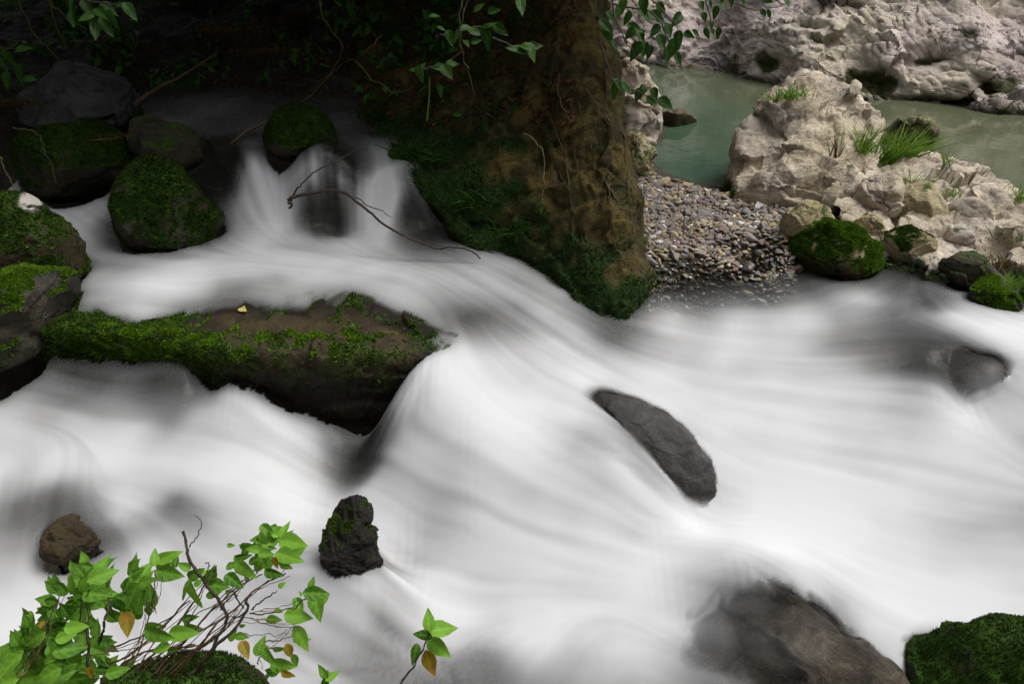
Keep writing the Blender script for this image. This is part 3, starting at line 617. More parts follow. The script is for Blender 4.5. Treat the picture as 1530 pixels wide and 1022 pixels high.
for k, (pl, y, th, mt, lb, kw) in enumerate([
  ([(1184,352),(1205,335),(1250,335),(1298,356),(1324,378),(1318,400),(1250,405),(1190,392)], 3.93, .16, M_TAN, 'boulder blanketed in vivid green moss at the foot of the gravel', dict(moss=.6, moss_noise=.5, tufts=24000, tuft_len=.010, tuft_mat=M_VMOSS, wetshadefn=lambda V, Nn: smooth(.10, .03, V[:,2]))),
  ([(1163,330),(1185,310),(1228,308),(1248,325),(1235,350),(1190,358)], 4.1, .13, M_TAN, 'yellowish boulder lying behind the vivid mossy boulder', dict(moss=-.5)),
  ([(1277,295),(1298,266),(1330,260),(1349,275),(1347,312),(1330,332),(1288,325)], 4.42, .17, M_LIME, 'upright pale boulder leaning on the bank below the grass', dict(moss=-.6)),
  ([(1340,340),(1348,285),(1375,263),(1408,295),(1414,332),(1395,352),(1362,345)], 4.32, .17, M_TAN, 'brown shadowed boulder to the right of the upright pale boulder', dict(moss=-.45)),
  ([(1316,358),(1348,340),(1386,350),(1398,378),(1380,398),(1335,395)], 3.98, .12, M_TAN, 'low tan boulder with moss on its lower side at the stream edge', dict(moss=-.2, tufts=5000)),
  ([(1396,405),(1425,380),(1468,382),(1484,418),(1465,448),(1420,432)], 3.72, .12, M_DARK, 'dark wet rounded boulder at the stream edge on the right', dict(moss=-.5)),
  ([(1448,435),(1478,408),(1502,436),(1530,474),(1500,490),(1462,472)], 3.52, .11, M_DARK, 'dark boulder streaked with bright moss at the right edge', dict(moss=.15, moss_noise=.6, tufts=7000, tuft_mat=M_BMOSS)),
  ([(1265,345),(1283,325),(1318,330),(1322,350),(1300,362),(1270,358)], 4.2, .09, M_TAN, 'small flat tan boulder above the vivid mossy boulder', dict(moss=-.6)),
  ([(1380,262),(1402,243),(1440,246),(1458,262),(1440,280),(1395,282)], 4.95, .15, M_LIME, 'pale rounded boulder on the crest of the bank beside the grass', dict(moss=-.9)),
  ([(1462,285),(1480,268),(1508,275),(1512,298),(1485,310)], 4.65, .12, M_LIME, 'chalky boulder on the crest nearest to the right edge', dict(moss=-.9)),
  ([(1410,320),(1440,295),(1475,305),(1485,335),(1450,350),(1415,345)], 4.3, .14, M_LIME, 'broad pale boulder in the middle of the rocky bank', dict(moss=-.7)),
  ([(1405,352),(1430,338),(1458,350),(1452,375),(1418,378)], 4.02, .1, M_LIME, 'small pale boulder below the broad pale boulder on the bank', dict(moss=-.5)),
  ([(1222,262),(1245,240),(1275,250),(1282,285),(1255,300),(1228,295)], 4.6, .14, M_LIME, 'rounded pale boulder set against the foot of the outcrop', dict(moss=-.6)),
  ([(1488,345),(1510,330),(1540,345),(1545,372),(1500,378)], 4.05, .12, M_LIME, 'pale boulder half covered by creeping plants at the right edge', dict(moss=-.3)),
  ]):
    boulder(pl, y, th, mt, lb, seed=120+k, group=GR, amp=kw.pop('amp', .03), scale=9, facet=.6, sub=6 if k < 8 else 5, **kw)

# ------------------------------------------------------------------ gravel
AV = [s for s in SOLID]
Vall, Fall = [], []; o_ = 0
for V, F in AV:
    Vall.append(V); Fall += [tuple(int(a)+o_ for a in f) for f in F]; o_ += len(V)
Vall = np.concatenate(Vall); BV = BVHTree.FromPolygons([tuple(v) for v in Vall.tolist()], Fall)
BG = bvh(GV, GF)
def top_z(x, y, tree=None):
    h = (tree or BV).ray_cast(Vector((x, y, 6)), Vector((0, 0, -1)));
    return h[0].z if h[0] is not None else -9
def inpoly(x, y, P):
    r = False; j = len(P)-1
    for i in range(len(P)):
        if (P[i][1] > y) != (P[j][1] > y) and x < (P[j][0]-P[i][0])*(y-P[i][1])/(P[j][1]-P[i][1])+P[i][0]: r = not r
        j = i
    return r
gpoly = [tuple(atz(a, b, .04)[:2]) for a, b in [(925,268),(960,264),(1005,270),(1062,286),(1110,296),(1250,302),(1300,310),(1290,335),(1200,345),(1195,395),(1110,425),(1010,445),(965,465),(955,400),(935,330)]]
PEB = [('slate grey', [(0.3,(.12,.113,.105)),(0.7,(.25,.237,.218))]), ('purplish grey', [(0.3,(.17,.14,.122)),(0.7,(.31,.262,.235))]), ('tan', [(0.3,(.26,.21,.12)),(0.7,(.45,.37,.24))]),
       ('ochre', [(0.3,(.22,.17,.06)),(0.7,(.36,.29,.13))]), ('pale', [(0.3,(.45,.42,.40)),(0.7,(.66,.62,.58))]), ('reddish brown', [(0.3,(.15,.09,.07)),(0.7,(.25,.16,.12))])]
PM = [simple_mat('pebble_'+n.replace(' ', '_'), s, 22, .8, .3, .3) for n, s in PEB]
PMW = [simple_mat('wet_pebble_'+n.replace(' ', '_'), [(p, tuple(.45*v for v in c)) for p, c in s], 22, .22, .25, .5) for n, s in PEB]
protos = []
for k in range(18):
    S, F = ico(3 if k < 9 else 2); rs = np.random.RandomState(200+k)
    for _ in range(11):
        n = rs.randn(3); n /= np.linalg.norm(n); h = S@n; lim = rs.uniform(.36, .72); S = S-np.outer(np.maximum(h-lim, 0)*.9, n)
    S = S*(1+.26*fbm(S*1.5+k, 3, 210+k))[:,None]; protos.append((S, F))
random.seed(9); pts = []
xs = [p[0] for p in gpoly]; ys = [p[1] for p in gpoly]; cell = {}
tries = 0
while tries < 90000 and len(pts) < 2600:
    tries += 1
    x = random.uniform(min(xs), max(xs)); y = random.uniform(min(ys), max(ys))
    if not inpoly(x, y, gpoly): continue
    r = random.choice((.013,.015,.018,.020,.023,.027,.032,.04))*random.uniform(.85, 1.15)
    if random.random() < .03: r *= 1.5
    key = (int(x/.1), int(y/.1)); ok = True
    for a in (-1,0,1):
        for b in (-1,0,1):
            for (x2, y2, r2) in cell.get((key[0]+a, key[1]+b), ()):
                if (x-x2)**2+(y-y2)**2 < (.50*(r+r2))**2: ok = False
    if not ok: continue
    z = top_z(x, y, BG)
    if top_z(x, y) > z+.05: continue
    cell.setdefault(key, []).append((x, y, r)); pts.append((x, y, z, r))
pts.sort(key=lambda p: -p[3]/math.hypot(p[1], p[0]))
stuff = {}
from mathutils import Matrix, Euler
pmesh = {}
for i, (x, y, z, r) in enumerate(pts):
    ci = random.choices(range(6), (30, 28, 17, 5, 7, 13))[0]; wz = float(water_z(np.array([[x, y]]))[0]) if y < 4.6 else -.1
    py_ = project(np.array([[x, y, z]]))[0,1]; wet = py_+random.uniform(-22, 22) > 400
    k = random.randrange(9); e = Euler((random.uniform(-.35,.35), random.uniform(-.35,.35), random.uniform(0, 6.28)))
    sc = (r*random.uniform(1.0,1.4), r*random.uniform(.75,1.05), r*random.uniform(.45,.75)); zc = z+sc[2]*.45
    if i < 300:
        key = (k, ci, wet)
        if key not in pmesh:
            me = mesh_from('pebble', protos[k][0], protos[k][1]); me.materials.append((PMW if wet else PM)[ci]); pmesh[key] = me
        o = bpy.data.objects.new('pebble', pmesh[key]); COL.objects.link(o); o.location = (x, y, zc); o.rotation_euler = e; o.scale = sc
        size = 'large' if r > .042 else 'mid sized' if r > .031 else 'small'
        px_ = project(np.array([[x, y, z]]))[0]
        where = ('wet by the stream' if wet else 'by the green pool' if px_[1] < 315 else 'on dry gravel')
        side = 'close to the brown buttress' if px_[0] < 1030 else 'close to the pale outcrop' if px_[0] > 1150 else 'midway along the bank'
        tag(o, f'{size} {PEB[ci][0]} pebble {where} {side}', 'pebble', 'pebbles on the gravel bank')
    else:
        M_ = Matrix.LocRotScale(Vector((x, y, zc)), e, Vector(sc)); A = np.array(M_)
        S, F = protos[k+9]; stuff.setdefault((ci, wet), []).append((S@A[:3,:3].T+A[:3,3], F))
S1, F1 = ico(1); rg = random.Random(4)
for _ in range(5200):
    x = rg.uniform(min(xs), max(xs)); y = rg.uniform(min(ys), max(ys))
    if not inpoly(x, y, gpoly): continue
    z = top_z(x, y, BG); r = rg.uniform(.005, .011); py_ = project(np.array([[x, y, z]]))[0,1]
    A = np.array(Matrix.LocRotScale(Vector((x, y, z+r*.3)), Euler((rg.random()*6, rg.random()*6, rg.random()*6)), Vector((r*1.3, r, r*.7))))
    stuff.setdefault((rg.choice((0,1,2,5)), py_+rg.uniform(-22, 22) > 400), []).append((S1@A[:3,:3].T+A[:3,3], F1))
# all the smaller pebbles as one object with several material slots
Vs, Fs, mi, mats = [], [], [], []; o_ = 0
for (ci, wet), lst in stuff.items():
    V, F = merge(lst); mats.append((PMW if wet else PM)[ci]); Vs.append(V); Fs.append(F+o_); o_ += len(V); mi += [len(mats)-1]*len(F)
Vs = np.concatenate(Vs); Fs = np.concatenate(Fs); me = mesh_from('gravel', Vs, Fs)
for m in mats: me.materials.append(m)
me.polygons.foreach_set('material_index', np.array(mi, np.int32))
go = bpy.data.objects.new('gravel', me); COL.objects.link(go); tag(go, 'loose small gravel between the larger pebbles of the bank', 'gravel', None, 'stuff')
print('pebbles', len(pts))

# ------------------------------------------------------------------ the stream water
DX = 0.009
ax = np.arange(-2.9, 3.1, DX); ay = np.arange(1.15, 6.1, DX)
X, Y = np.meshgrid(ax, ay); n_, m_ = X.shape; P2 = np.stack([X.ravel(), Y.ravel()], 1)
cs_ = 4; Xc, Yc = X[::cs_, ::cs_], Y[::cs_, ::cs_]; P2c = np.stack([Xc.ravel(), Yc.ravel()], 1)
def upsample(A):      # bilinear from the coarse grid
    nc, mc = A.shape; i = np.clip(np.arange(n_)/cs_, 0, nc-1.001); j = np.clip(np.arange(m_)/cs_, 0, mc-1.001)
    i0 = i.astype(int); j0 = j.astype(int); fi = (i-i0)[:,None]; fj = (j-j0)[None]
    a = A[i0][:, j0]; b = A[i0][:, j0+1]; c = A[i0+1][:, j0]; d = A[i0+1][:, j0+1]
    return a*(1-fi)*(1-fj)+b*(1-fi)*fj+c*fi*(1-fj)+d*fi*fj
zc_ = water_z(P2c).reshape(Xc.shape); Z = upsample(zc_)
FLOW = [ # pixel x, y, direction in the picture
 (250,160,1,.1),(400,180,1,.2),(500,190,1,.3),(370,250,.3,1),(360,310,.4,1),(440,260,.1,1),(450,310,.1,1),(520,290,0,1),(560,300,0,1),(620,280,.5,1),(650,325,.5,1),(590,240,.1,1),
 (400,350,.8,.4),(500,385,1,.25),(640,420,1,.5),(760,450,1,.65),(850,500,1,.7),(10,240,.15,1),(60,295,.8,.6),(150,360,.8,.5),(220,425,1,.15),(300,412,1,-.2),(450,398,1,.05),(560,420,1,.25),
 (640,540,-.35,1),(600,590,-.55,1),(570,640,-.5,1),(660,500,.2,1),(720,570,.6,.8),(720,620,.7,.5),(800,640,1,.6),(900,700,1,.62),(820,540,1,.6),(700,690,1,.38),(640,680,.6,.6),
 (0,560,1,.1),(50,600,1,.12),(200,640,1,.12),(350,600,1,.5),(470,660,1,.55),(350,690,1,.2),(560,710,1,.3),(100,720,-.4,1),(40,780,-.2,1),(200,720,1,.1),(150,870,-.3,1),(250,800,.8,.8),(400,780,1,.15),
 (620,850,1,.35),(700,790,1,.4),(800,860,1,.1),(900,810,1,.25),(750,930,1,-.2),(1050,880,1,.35),(1050,950,.8,.4),(1200,880,1,.6),(850,980,-.6,.8),(730,990,-.25,1),(520,930,1,.5),(600,1000,1,.4),
 (1000,460,1,.2),(1100,440,1,-.1),(1050,500,1,.2),(1250,430,-1,.35),(1330,450,-.8,.6),(1390,460,1,.8),(1450,500,1,.55),(1520,530,1,.5),(1200,520,1,-.05),(1350,515,1,-.1),(1100,560,1,.12),(1420,560,1,.3),
 (1470,605,1,.7),(1510,640,1,.8),(1380,620,1,.2),(1250,600,1,.05),(1200,700,1,.25),(1300,700,1,.2),(1300,650,1,.1),(1120,680,1,.45),(1400,690,1,.3),(1180,620,1,.1),(1300,800,1,.35),(1500,800,1,.2),(1250,880,.8,.6),(1450,880,1,.3),(1000,800,1,.2)]
def on_water(px, py):      # where the sight line first meets the water surface
    t = np.arange(1.0, 7.0, .008); r = ray(px, py); P = CAM+np.outer(t/r[1], r); w = water_z(P); k = np.argmax(P[:,2] <= w)
    return P[k] if P[k,2] <= w[k] else atz(px, py, 0.0)
fp, fa = [], []
for a, b, dx, dy in FLOW:
    p = on_water(a, b); h_ = math.hypot(dx, dy); d = on_water(a+dx*9/h_, b+dy*9/h_)-on_water(a-dx*9/h_, b-dy*9/h_)
    th = math.atan2(d[1], d[0]); fp.append(p); fa.append((math.cos(2*th), math.sin(2*th)))
fp = np.array(fp); fa = np.array(fa)
def shepard(P, v, X, pw=1.6, eps=0.02):
    out = np.zeros((len(X), v.shape[1]))
    for k in range(0, len(X), 30000):
        x = X[k:k+30000]; w = 1/(((x[:,None]-P[None,:,:2])**2).sum(2)+eps)**pw; out[k:k+30000] = (w@v)/w.sum(1, keepdims=True)
    return out
dd = shepard(fp, fa, P2c); th = 0.5*np.arctan2(dd[:,1], dd[:,0])
tc = upsample(np.cos(2*th).reshape(Xc.shape)); ts = upsample(np.sin(2*th).reshape(Xc.shape)); TH = 0.5*np.arctan2(ts, tc); U, Vv = np.cos(TH), np.sin(TH)
def sample(A, i, j):
    i = np.clip(i, 0, n_-1.001); j = np.clip(j, 0, m_-1.001); i0 = i.astype(np.int32); j0 = j.astype(np.int32); fi = i-i0; fj = j-j0
    return (A[i0,j0]*(1-fi)+A[i0+1,j0]*fi)*(1-fj)+(A[i0,j0+1]*(1-fi)+A[i0+1,j0+1]*fi)*fj
def lic(A, steps, h):
    acc = A.copy(); cnt = 1.0; I0, J0 = np.meshgrid(np.arange(n_, dtype=float), np.arange(m_, dtype=float), indexing='ij')
    for s in (1, -1):
        i, j = I0.copy(), J0.copy(); pu, pv = U*s, Vv*s
        for k in range(steps):
            ii = np.clip(i+.5, 0, n_-1).astype(np.int32); jj = np.clip(j+.5, 0, m_-1).astype(np.int32)
            u, v = U[ii,jj], Vv[ii,jj]; sg = np.where(u*pu+v*pv < 0, -1.0, 1.0); u = u*sg; v = v*sg; pu, pv = u, v
            i += v*h; j += u*h; w = 1-k/steps; acc += w*sample(A, i, j); 
        cnt += sum(1-k/steps for k in range(steps))
    return acc/cnt
def blur(A, r):
    for axx in (0, 1):
        for _ in range(2):
            c = np.cumsum(np.pad(A, [(r+1, r) if a == axx else (0, 0) for a in (0, 1)], mode='edge'), axis=axx); n = 2*r+1
            A = (np.take(c, range(n, c.shape[axx]), axx)-np.take(c, range(0, c.shape[axx]-n), axx))/n
    return A
VEIL = [ # sheets of water running over a rock: pixel centre, radii, tilt, thickness
 (1040,960,70,75,-30,.6),(1100,900,70,32,28,.45),(1170,975,90,50,30,.3),
 (1425,565,80,40,15,.6),(60,800,26,40,0,.8),(275,775,60,40,0,.8)]
rs = np.random.RandomState(3); f0 = rs.rand(n_, m_)-.5
lf = lic(blur(f0, 1), 34, 1.5); lb = lic(blur(rs.rand(n_, m_)-.5, 4), 30, 3.0); lw = lic(blur(rs.rand(n_, m_)-.5, 10), 26, 5.0)
lf, lb, lw = [a/a.std() for a in (lf, lb, lw)]
FOAM = [(850,690,.72),(900,722,.68),(800,735,.76),(620,880,.7),(560,930,.62),(655,930,.72),(1130,565,.76),(1050,585,.8),(1240,560,.74),(1455,792,.76),(1250,905,.6),(250,742,.66),(150,732,.6),(430,830,.76),(1050,470,.42),(1150,445,.4),(960,520,.62),(760,500,.55),(1080,650,.85),(720,720,.82), # pixel x, y, how thick the white water is there
 (180,140,.05),(230,150,.06),(330,165,.42),(280,160,.36),(400,165,.25),(380,190,.36),(300,185,.3),(450,145,.15),(400,205,.3),(520,185,.36),(545,205,.34),(250,165,.3),(560,200,.1),
 (350,220,.12),(365,235,.5),(370,255,.7),(400,290,.85),(430,330,.9),(390,325,.75),(352,300,.5),(338,250,.0),(330,270,.0),(345,280,.05),(470,268,.8),(510,276,.75),(445,264,.7),(470,322,.0),(487,300,.0),(480,340,.1),(500,335,.12),(462,305,.1),(508,310,.15),(440,285,.55),(585,228,.65),(580,252,.75),(560,285,.95),(545,320,.95),(560,342,.95),(522,310,.55),(520,290,.5),(600,290,.6),(605,320,.1),(615,310,.08),(620,340,.05),(618,290,.2),(632,300,.25),(645,285,.6),(668,320,.55),(685,348,.35),(655,330,.15),(410,228,.35),(450,240,.45),(490,234,.3),(520,250,.25),(555,258,.5),(610,250,.4),
 (4,235,.9),(14,258,.9),(0,215,.7),(70,290,.6),(130,330,.75),(150,380,.55),(185,330,.25),(220,370,.35),(340,345,.5),(270,385,.55),(140,415,.6),
 (380,350,.75),(450,350,.65),(520,375,.8),(620,395,.6),(720,390,.6),(250,420,.9),(215,440,.9),(300,405,.95),(360,400,.85),(480,405,.95),(560,410,.85),(640,460,.6),(600,440,.75),(780,440,.65),(690,480,.42),(660,450,.55),(860,500,.65),(900,510,.5),(820,480,.65),
 (420,425,.6),(330,432,.5),(520,432,.6),
 (640,520,.85),(600,590,.8),(720,540,.8),(700,600,.95),(578,635,.35),(560,660,.2),(620,660,.75),(800,560,.8),(800,640,.95),(740,680,.95),(880,560,.8),(850,700,.85),(915,655,.6),(935,695,.8),(975,690,.5),(985,735,.75),(1030,752,.75),(1020,710,.45),(950,665,.45),(950,760,.75),
 (20,555,.35),(60,565,.42),(150,570,.32),(230,578,.28),(285,575,.32),(-60,570,.3),(310,566,.75),(345,590,.8),(410,628,.8),(360,575,.5),(250,632,.5),(470,650,.6),(500,675,.35),(530,692,.12),(552,690,.12),(548,712,.35),(0,630,.8),(100,635,.75),(200,660,.85),(350,660,.95),(450,700,.95),(0,680,.95),(100,690,.9),(200,710,.8),(300,710,.95),(560,720,.8),
 (80,740,.35),(60,800,.45),(30,860,.7),(130,760,.45),(100,870,.6),(180,770,.75),(260,755,.4),(300,770,.5),(220,820,.7),(160,800,.4),(380,740,.95),(450,770,.95),(400,850,.8),(300,880,.8),(30,930,.9),
 (600,800,.9),(650,860,.85),(590,850,.6),(540,920,.8),(700,800,.95),(780,800,.95),(740,880,.95),(850,850,.95),(680,950,.7),(720,990,.35),(600,990,.55),(800,950,.95),(850,990,.6),(900,880,.95),(1000,820,.95),(920,960,.7),(900,800,.95),
 (960,450,.25),(1000,440,.15),(1050,430,.12),(1120,415,.12),(1200,405,.1),(1350,405,.15),(1000,480,.65),(1100,460,.5),(1250,440,.55),(1300,450,.65),(1200,480,.75),(1100,500,.8),(1340,470,.4),(1250,475,.5),(1390,510,.3),(1230,525,.62),(1400,460,.45),(1430,475,.85),(1480,500,1),(1530,530,.95),
 (1000,530,.75),(1080,540,.9),(1200,540,.8),(1300,510,.42),(1350,540,.35),(1300,555,.55),(1280,590,.85),(1430,560,.22),(1390,552,.3),(1470,555,.25),(1400,590,.75),(1330,585,.8),(1340,655,.95),(1300,620,.95),(1480,575,.7),(1470,545,.35),(1450,605,.8),(1500,600,.95),(1530,650,.7),(1380,625,.92),(1470,640,.95),
 (1000,600,.85),(1100,620,.95),(1100,700,.95),(1200,650,.95),(1250,720,1),(1180,720,1),(1300,650,.9),(1400,680,.95),(1350,780,.95),(1520,720,.9),(1530,765,.6),(1460,770,.85),(1150,800,1),(1080,780,.9),(1250,860,.85),(1220,900,.7),(1400,880,.95),(1500,870,.95),(1300,940,.85),
 (1060,860,.8),(1100,885,.55),(1150,925,.35),(1080,940,.5),(1010,920,.85),(1000,970,.6),(1230,960,.3),(1130,990,.35),(1050,990,.45),(1120,940,.4),(1290,1000,.3),(1350,970,.8),(900,1010,.55),
 (500,1050,.6),(1000,1060,.5),(0,1050,.8),(-150,600,.7),(-150,800,.8),(1650,600,.9),(1650,850,.95)]
kp, kv = [], []
for a, b, f in FOAM:
    p = on_water(a, b)
    if kp and min(np.hypot(*(np.array(kp)[:,:2]-p[:2]).T)) < .012: continue
    kp.append(p); kv.append(f)
foam_f = RBF(np.array(kp), np.array(kv), 0.03, 4e-3)
fo = np.clip(upsample(np.clip(foam_f(P2c), 0, 1.1).reshape(Xc.shape)), 0, 1.05)
fo = fo**(1.9-0.95*smooth(.38, .8, fo))
# streaks raise and lower the surface a little, and thin it
steep = np.hypot(*np.gradient(Z, DX)); 
Z = Z+0.0030*lw+0.0012*lb*np.clip(.3+steep, 0, 1.2)+0.0005*lf
# depth over the solid below, on the half resolution grid
st2 = 1; Xh, Yh, Zh = X[::st2, ::st2], Y[::st2, ::st2], Z[::st2, ::st2]
dep = np.empty(Xh.size); xf, yf, zf = Xh.ravel(), Yh.ravel(), Zh.ravel(); dn = Vector((0, 0, -1))
for k in range(len(xf)):
    h = BV.ray_cast(Vector((xf[k], yf[k], 4.0)), dn); dep[k] = zf[k]-h[0].z if h[0] is not None else 1
dep = dep.reshape(Xh.shape)
i = np.minimum(np.arange(n_)/st2, dep.shape[0]-1.001); j = np.minimum(np.arange(m_)/st2, dep.shape[1]-1.001); i0 = i.astype(int); j0 = j.astype(int); fi = (i-i0)[:,None]; fj = (j-j0)[None]
D = dep[i0][:,j0]*(1-fi)*(1-fj)+dep[i0][:,j0+1]*(1-fi)*fj+dep[i0+1][:,j0]*fi*(1-fj)+dep[i0+1][:,j0+1]*fi*fj
veil = np.zeros_like(Z); top = Z-D; PX = project(np.stack([X.ravel(), Y.ravel(), Z.ravel()], 1)); ux, uy = PX[:,0].reshape(Z.shape), PX[:,1].reshape(Z.shape)
for vx, vy, rx, ry, rot, k_ in VEIL:
    c_, s_ = math.cos(math.radians(rot)), math.sin(math.radians(rot)); a_ = ((ux-vx)*c_+(uy-vy)*s_)/rx; b_ = (-(ux-vx)*s_+(uy-vy)*c_)/ry
    veil = np.maximum(veil, k_*smooth(1.15, .55, np.hypot(a_, b_)))
veil = np.clip(veil*(1+.12*lb), 0, 1)
def maxf(A, r):
    for a_ in (0, 1):
        B_ = A.copy()
        for k in range(1, r+1): B_ = np.maximum(B_, np.maximum(np.roll(A, k, a_), np.roll(A, -k, a_)))
        A = B_
    return A
over = np.maximum(blur(maxf(top, 3), 3), maxf(top, 1))+.008
D0 = Z-top
Z = np.where(veil > .004, np.maximum(Z, np.minimum(over, Z+.35)), Z); D = Z-top
cov = blur(smooth(-0.03, 0.055, D0), 3)*smooth(-.004, .022, D0); cov = np.maximum(cov, veil*smooth(-.004, .004, D))*smooth(-.02, 0, D)
cloud = upsample(fbm(np.concatenate([P2c*np.array((2.6,3.4)), np.full((len(P2c),1), 4.2)], 1), 3, 71).reshape(Xc.shape))*2.2
sw = .62+.8*smooth(.22, .8, steep)
al = fo*(1+((.13*lb+.07*lw+.10*lf)*sw+.42*cloud+.12*smooth(.5, 1.1, steep)*lf)*(1.26-fo))+.012*lw+.008*lb
wide = smooth(860, 900, ux)*smooth(1380, 1340, ux)*smooth(560, 590, uy); wide = np.maximum(wide, smooth(1320, 1350, ux)*smooth(1540, 1500, ux)*smooth(515, 530, uy)*smooth(640, 610, uy))
cov = cov*(1-wide)+wide*np.maximum(smooth(0, .075, D0), veil*smooth(-.004, .004, D))
al = np.clip(al, 0, 1)*cov
deep = smooth(.03, .10, D)*(1-((uy < 475) & (ux > 900) & (fo < .3))); A_ = np.maximum(al, .32*deep); tone = np.where(A_ > 1e-4, al/np.maximum(A_, 1e-4), 1); al = A_      # turbid water where the foam is thin
keep = blur((D > -0.06).astype(float), 2) > 0.02
WV = np.stack([X.ravel(), Y.ravel(), Z.ravel()], 1); WF = grid_faces(n_, m_)
pr = project(WV); vis = (pr[:,0] > -260) & (pr[:,0] < PW+260) & (pr[:,1] < PH+200)
near = (WV[:,1] > 4.55) & (WV[:,0] > 0.25)      # beyond the gravel it is the pool
ok = keep.ravel() & vis & ~near; WF = WF[ok[WF].all(1)]
used = np.zeros(len(WV), bool); used[WF.ravel()] = True; idx = np.cumsum(used)-1
m, nt, N, L, B = nodes('silky_white_water')
fa_ = attr(N, 'foam'); geo = N.new('ShaderNodeNewGeometry')
wc = mixc(N, L, attr(N, 'tone'), (0.045,0.048,0.040), (0.81,0.815,0.825)); L.new(wc, B.inputs['Base Color']); B.inputs['Roughness'].default_value = 0.75; B.inputs['Specular IOR Level'].default_value = 0.1
tl = N.new('ShaderNodeBsdfTranslucent'); L.new(wc, tl.inputs['Color'])
m1 = N.new('ShaderNodeMixShader'); m1.inputs[0].default_value = 0.25; L.new(B.outputs[0], m1.inputs[1]); L.new(tl.outputs[0], m1.inputs[2])
tr = N.new('ShaderNodeBsdfTransparent'); L.new(mixc(N, L, attr(N, 'cover'), (1.0,1.0,1.0), (0.80,0.83,0.80)), tr.inputs['Color'])
gl = N.new('ShaderNodeBsdfGlossy'); gl.inputs['Roughness'].default_value = 0.25
fr = N.new('ShaderNodeFresnel'); fr.inputs['IOR'].default_value = 1.33
m0 = N.new('ShaderNodeMixShader'); L.new(math_(N, L, 'MULTIPLY', math_(N, L, 'MULTIPLY', fr.outputs[0], 0.5), attr(N, 'cover')), m0.inputs[0]); L.new(tr.outputs[0], m0.inputs[1]); L.new(gl.outputs[0], m0.inputs[2])
m2 = N.new('ShaderNodeMixShader'); L.new(fa_, m2.inputs[0]); L.new(m0.outputs[0], m2.inputs[1]); L.new(m1.outputs[0], m2.inputs[2]); L.new(m2.outputs[0], N['Material Output'].inputs['Surface'])
M_WATER = m
tag(add('stream_water', WV[used], idx[WF], M_WATER, None, True, {'foam': al.ravel()[used], 'tone': tone.ravel()[used], 'cover': np.clip(np.minimum(cov, smooth(0, .06, D0)), 0, 1).ravel()[used]}, (0,0,0)), 'silky white water rushing over the rocks', None, None, 'structure')

# ------------------------------------------------------------------ the pool
m, nt, N, L, B = nodes('green_pool_water')
geo = N.new('ShaderNodeNewGeometry'); n1 = noise(N, L, geo.outputs['Position'], 0.8, 4, 0.5)
sx = N.new('ShaderNodeSeparateXYZ'); L.new(geo.outputs['Position'], sx.inputs[0])
r1 = ramp(N, [(0.25,(0.030,0.072,0.042)),(0.55,(0.070,0.105,0.060)),(0.85,(0.105,0.115,0.068))])      # deep by the gravel, silty towards the far shore
dpt = math_(N, L, 'ADD', math_(N, L, 'MULTIPLY', sx.outputs[0], 0.22), math_(N, L, 'MULTIPLY', sx.outputs[1], 0.09))
L.new(math_(N, L, 'ADD', math_(N, L, 'SUBTRACT', dpt, 0.55), math_(N, L, 'MULTIPLY', math_(N, L, 'SUBTRACT', n1.outputs[0], 0.5), 0.5)), r1.inputs[0]); L.new(r1.outputs[0], B.inputs['Base Color'])
B.inputs['Roughness'].default_value = 0.07; B.inputs['IOR'].default_value = 1.33; B.inputs['Specular IOR Level'].default_value = 0.6
n2 = noise(N, L, geo.outputs['Position'], 5, 3, 0.5); bp = N.new('ShaderNodeBump'); bp.inputs['Strength'].default_value = 0.12; bp.inputs['Distance'].default_value = 0.03
L.new(n2.outputs[0], bp.inputs['Height']); L.new(bp.outputs[0], B.inputs['Normal'])
pz_ = np.array([tuple(atz(a, b, 0)[:2]) for a, b in [(900,282),(960,272),(1080,300),(1180,300),(1300,296),(1420,300),(1530,330),(1800,420)]])
pv = [(x, y, 0) for x, y in pz_]+[(x*1.7-.3, y+.9+.5*max(x-1.5,0), 0) for x, y in pz_]+[(x*5.0-1.0, 13.5, 0) for x, y in pz_]
pv = np.array(pv); tag(add('pool_water', pv, grid_faces(3, len(pz_)), m, None, True, None, (0,0,0)), 'still green pool below the cliff', None, None, 'structure')

# ------------------------------------------------------------------ leaves, stems, grass
def leaf_geo(base, tip, nrm, wid=0.5, fold=0.25, droop=0.15, n=13):
    base = np.asarray(base, float); d = np.asarray(tip, float)-base; Ln = np.linalg.norm(d); d /= Ln
    s = np.cross(d, nrm); s /= np.linalg.norm(s)+1e-9; nn = np.cross(s, d); V = []; ve = []
    for k in range(n):
        t = k/(n-1); w = wid*0.5*Ln*(math.sin(math.pi*t**0.70)**0.9)*(1-.30*t)+.004*Ln
        c = base+d*Ln*t-nn*droop*Ln*t*t
        for a in (-1, -.66, -.33, 0, .33, .66, 1):
            sv = (k*1.0+abs(a)*-2.2) % 3.0; V.append(c+s*w*a*(1+.03*math.sin(k*2.6+a))+nn*abs(a)*w*fold*2*(1-.25*abs(a))+nn*.012*Ln*math.sin((k-2.2*abs(a))*2.09)*min(1, abs(a)*2)*math.sin(math.pi*t)+nn*.03*Ln*math.sin(t*7+a)*abs(a)); ve.append(1.0 if a == 0 else (.6 if sv < .8 else 0))
    return np.array(V), grid_faces(n, 7), np.array(ve)
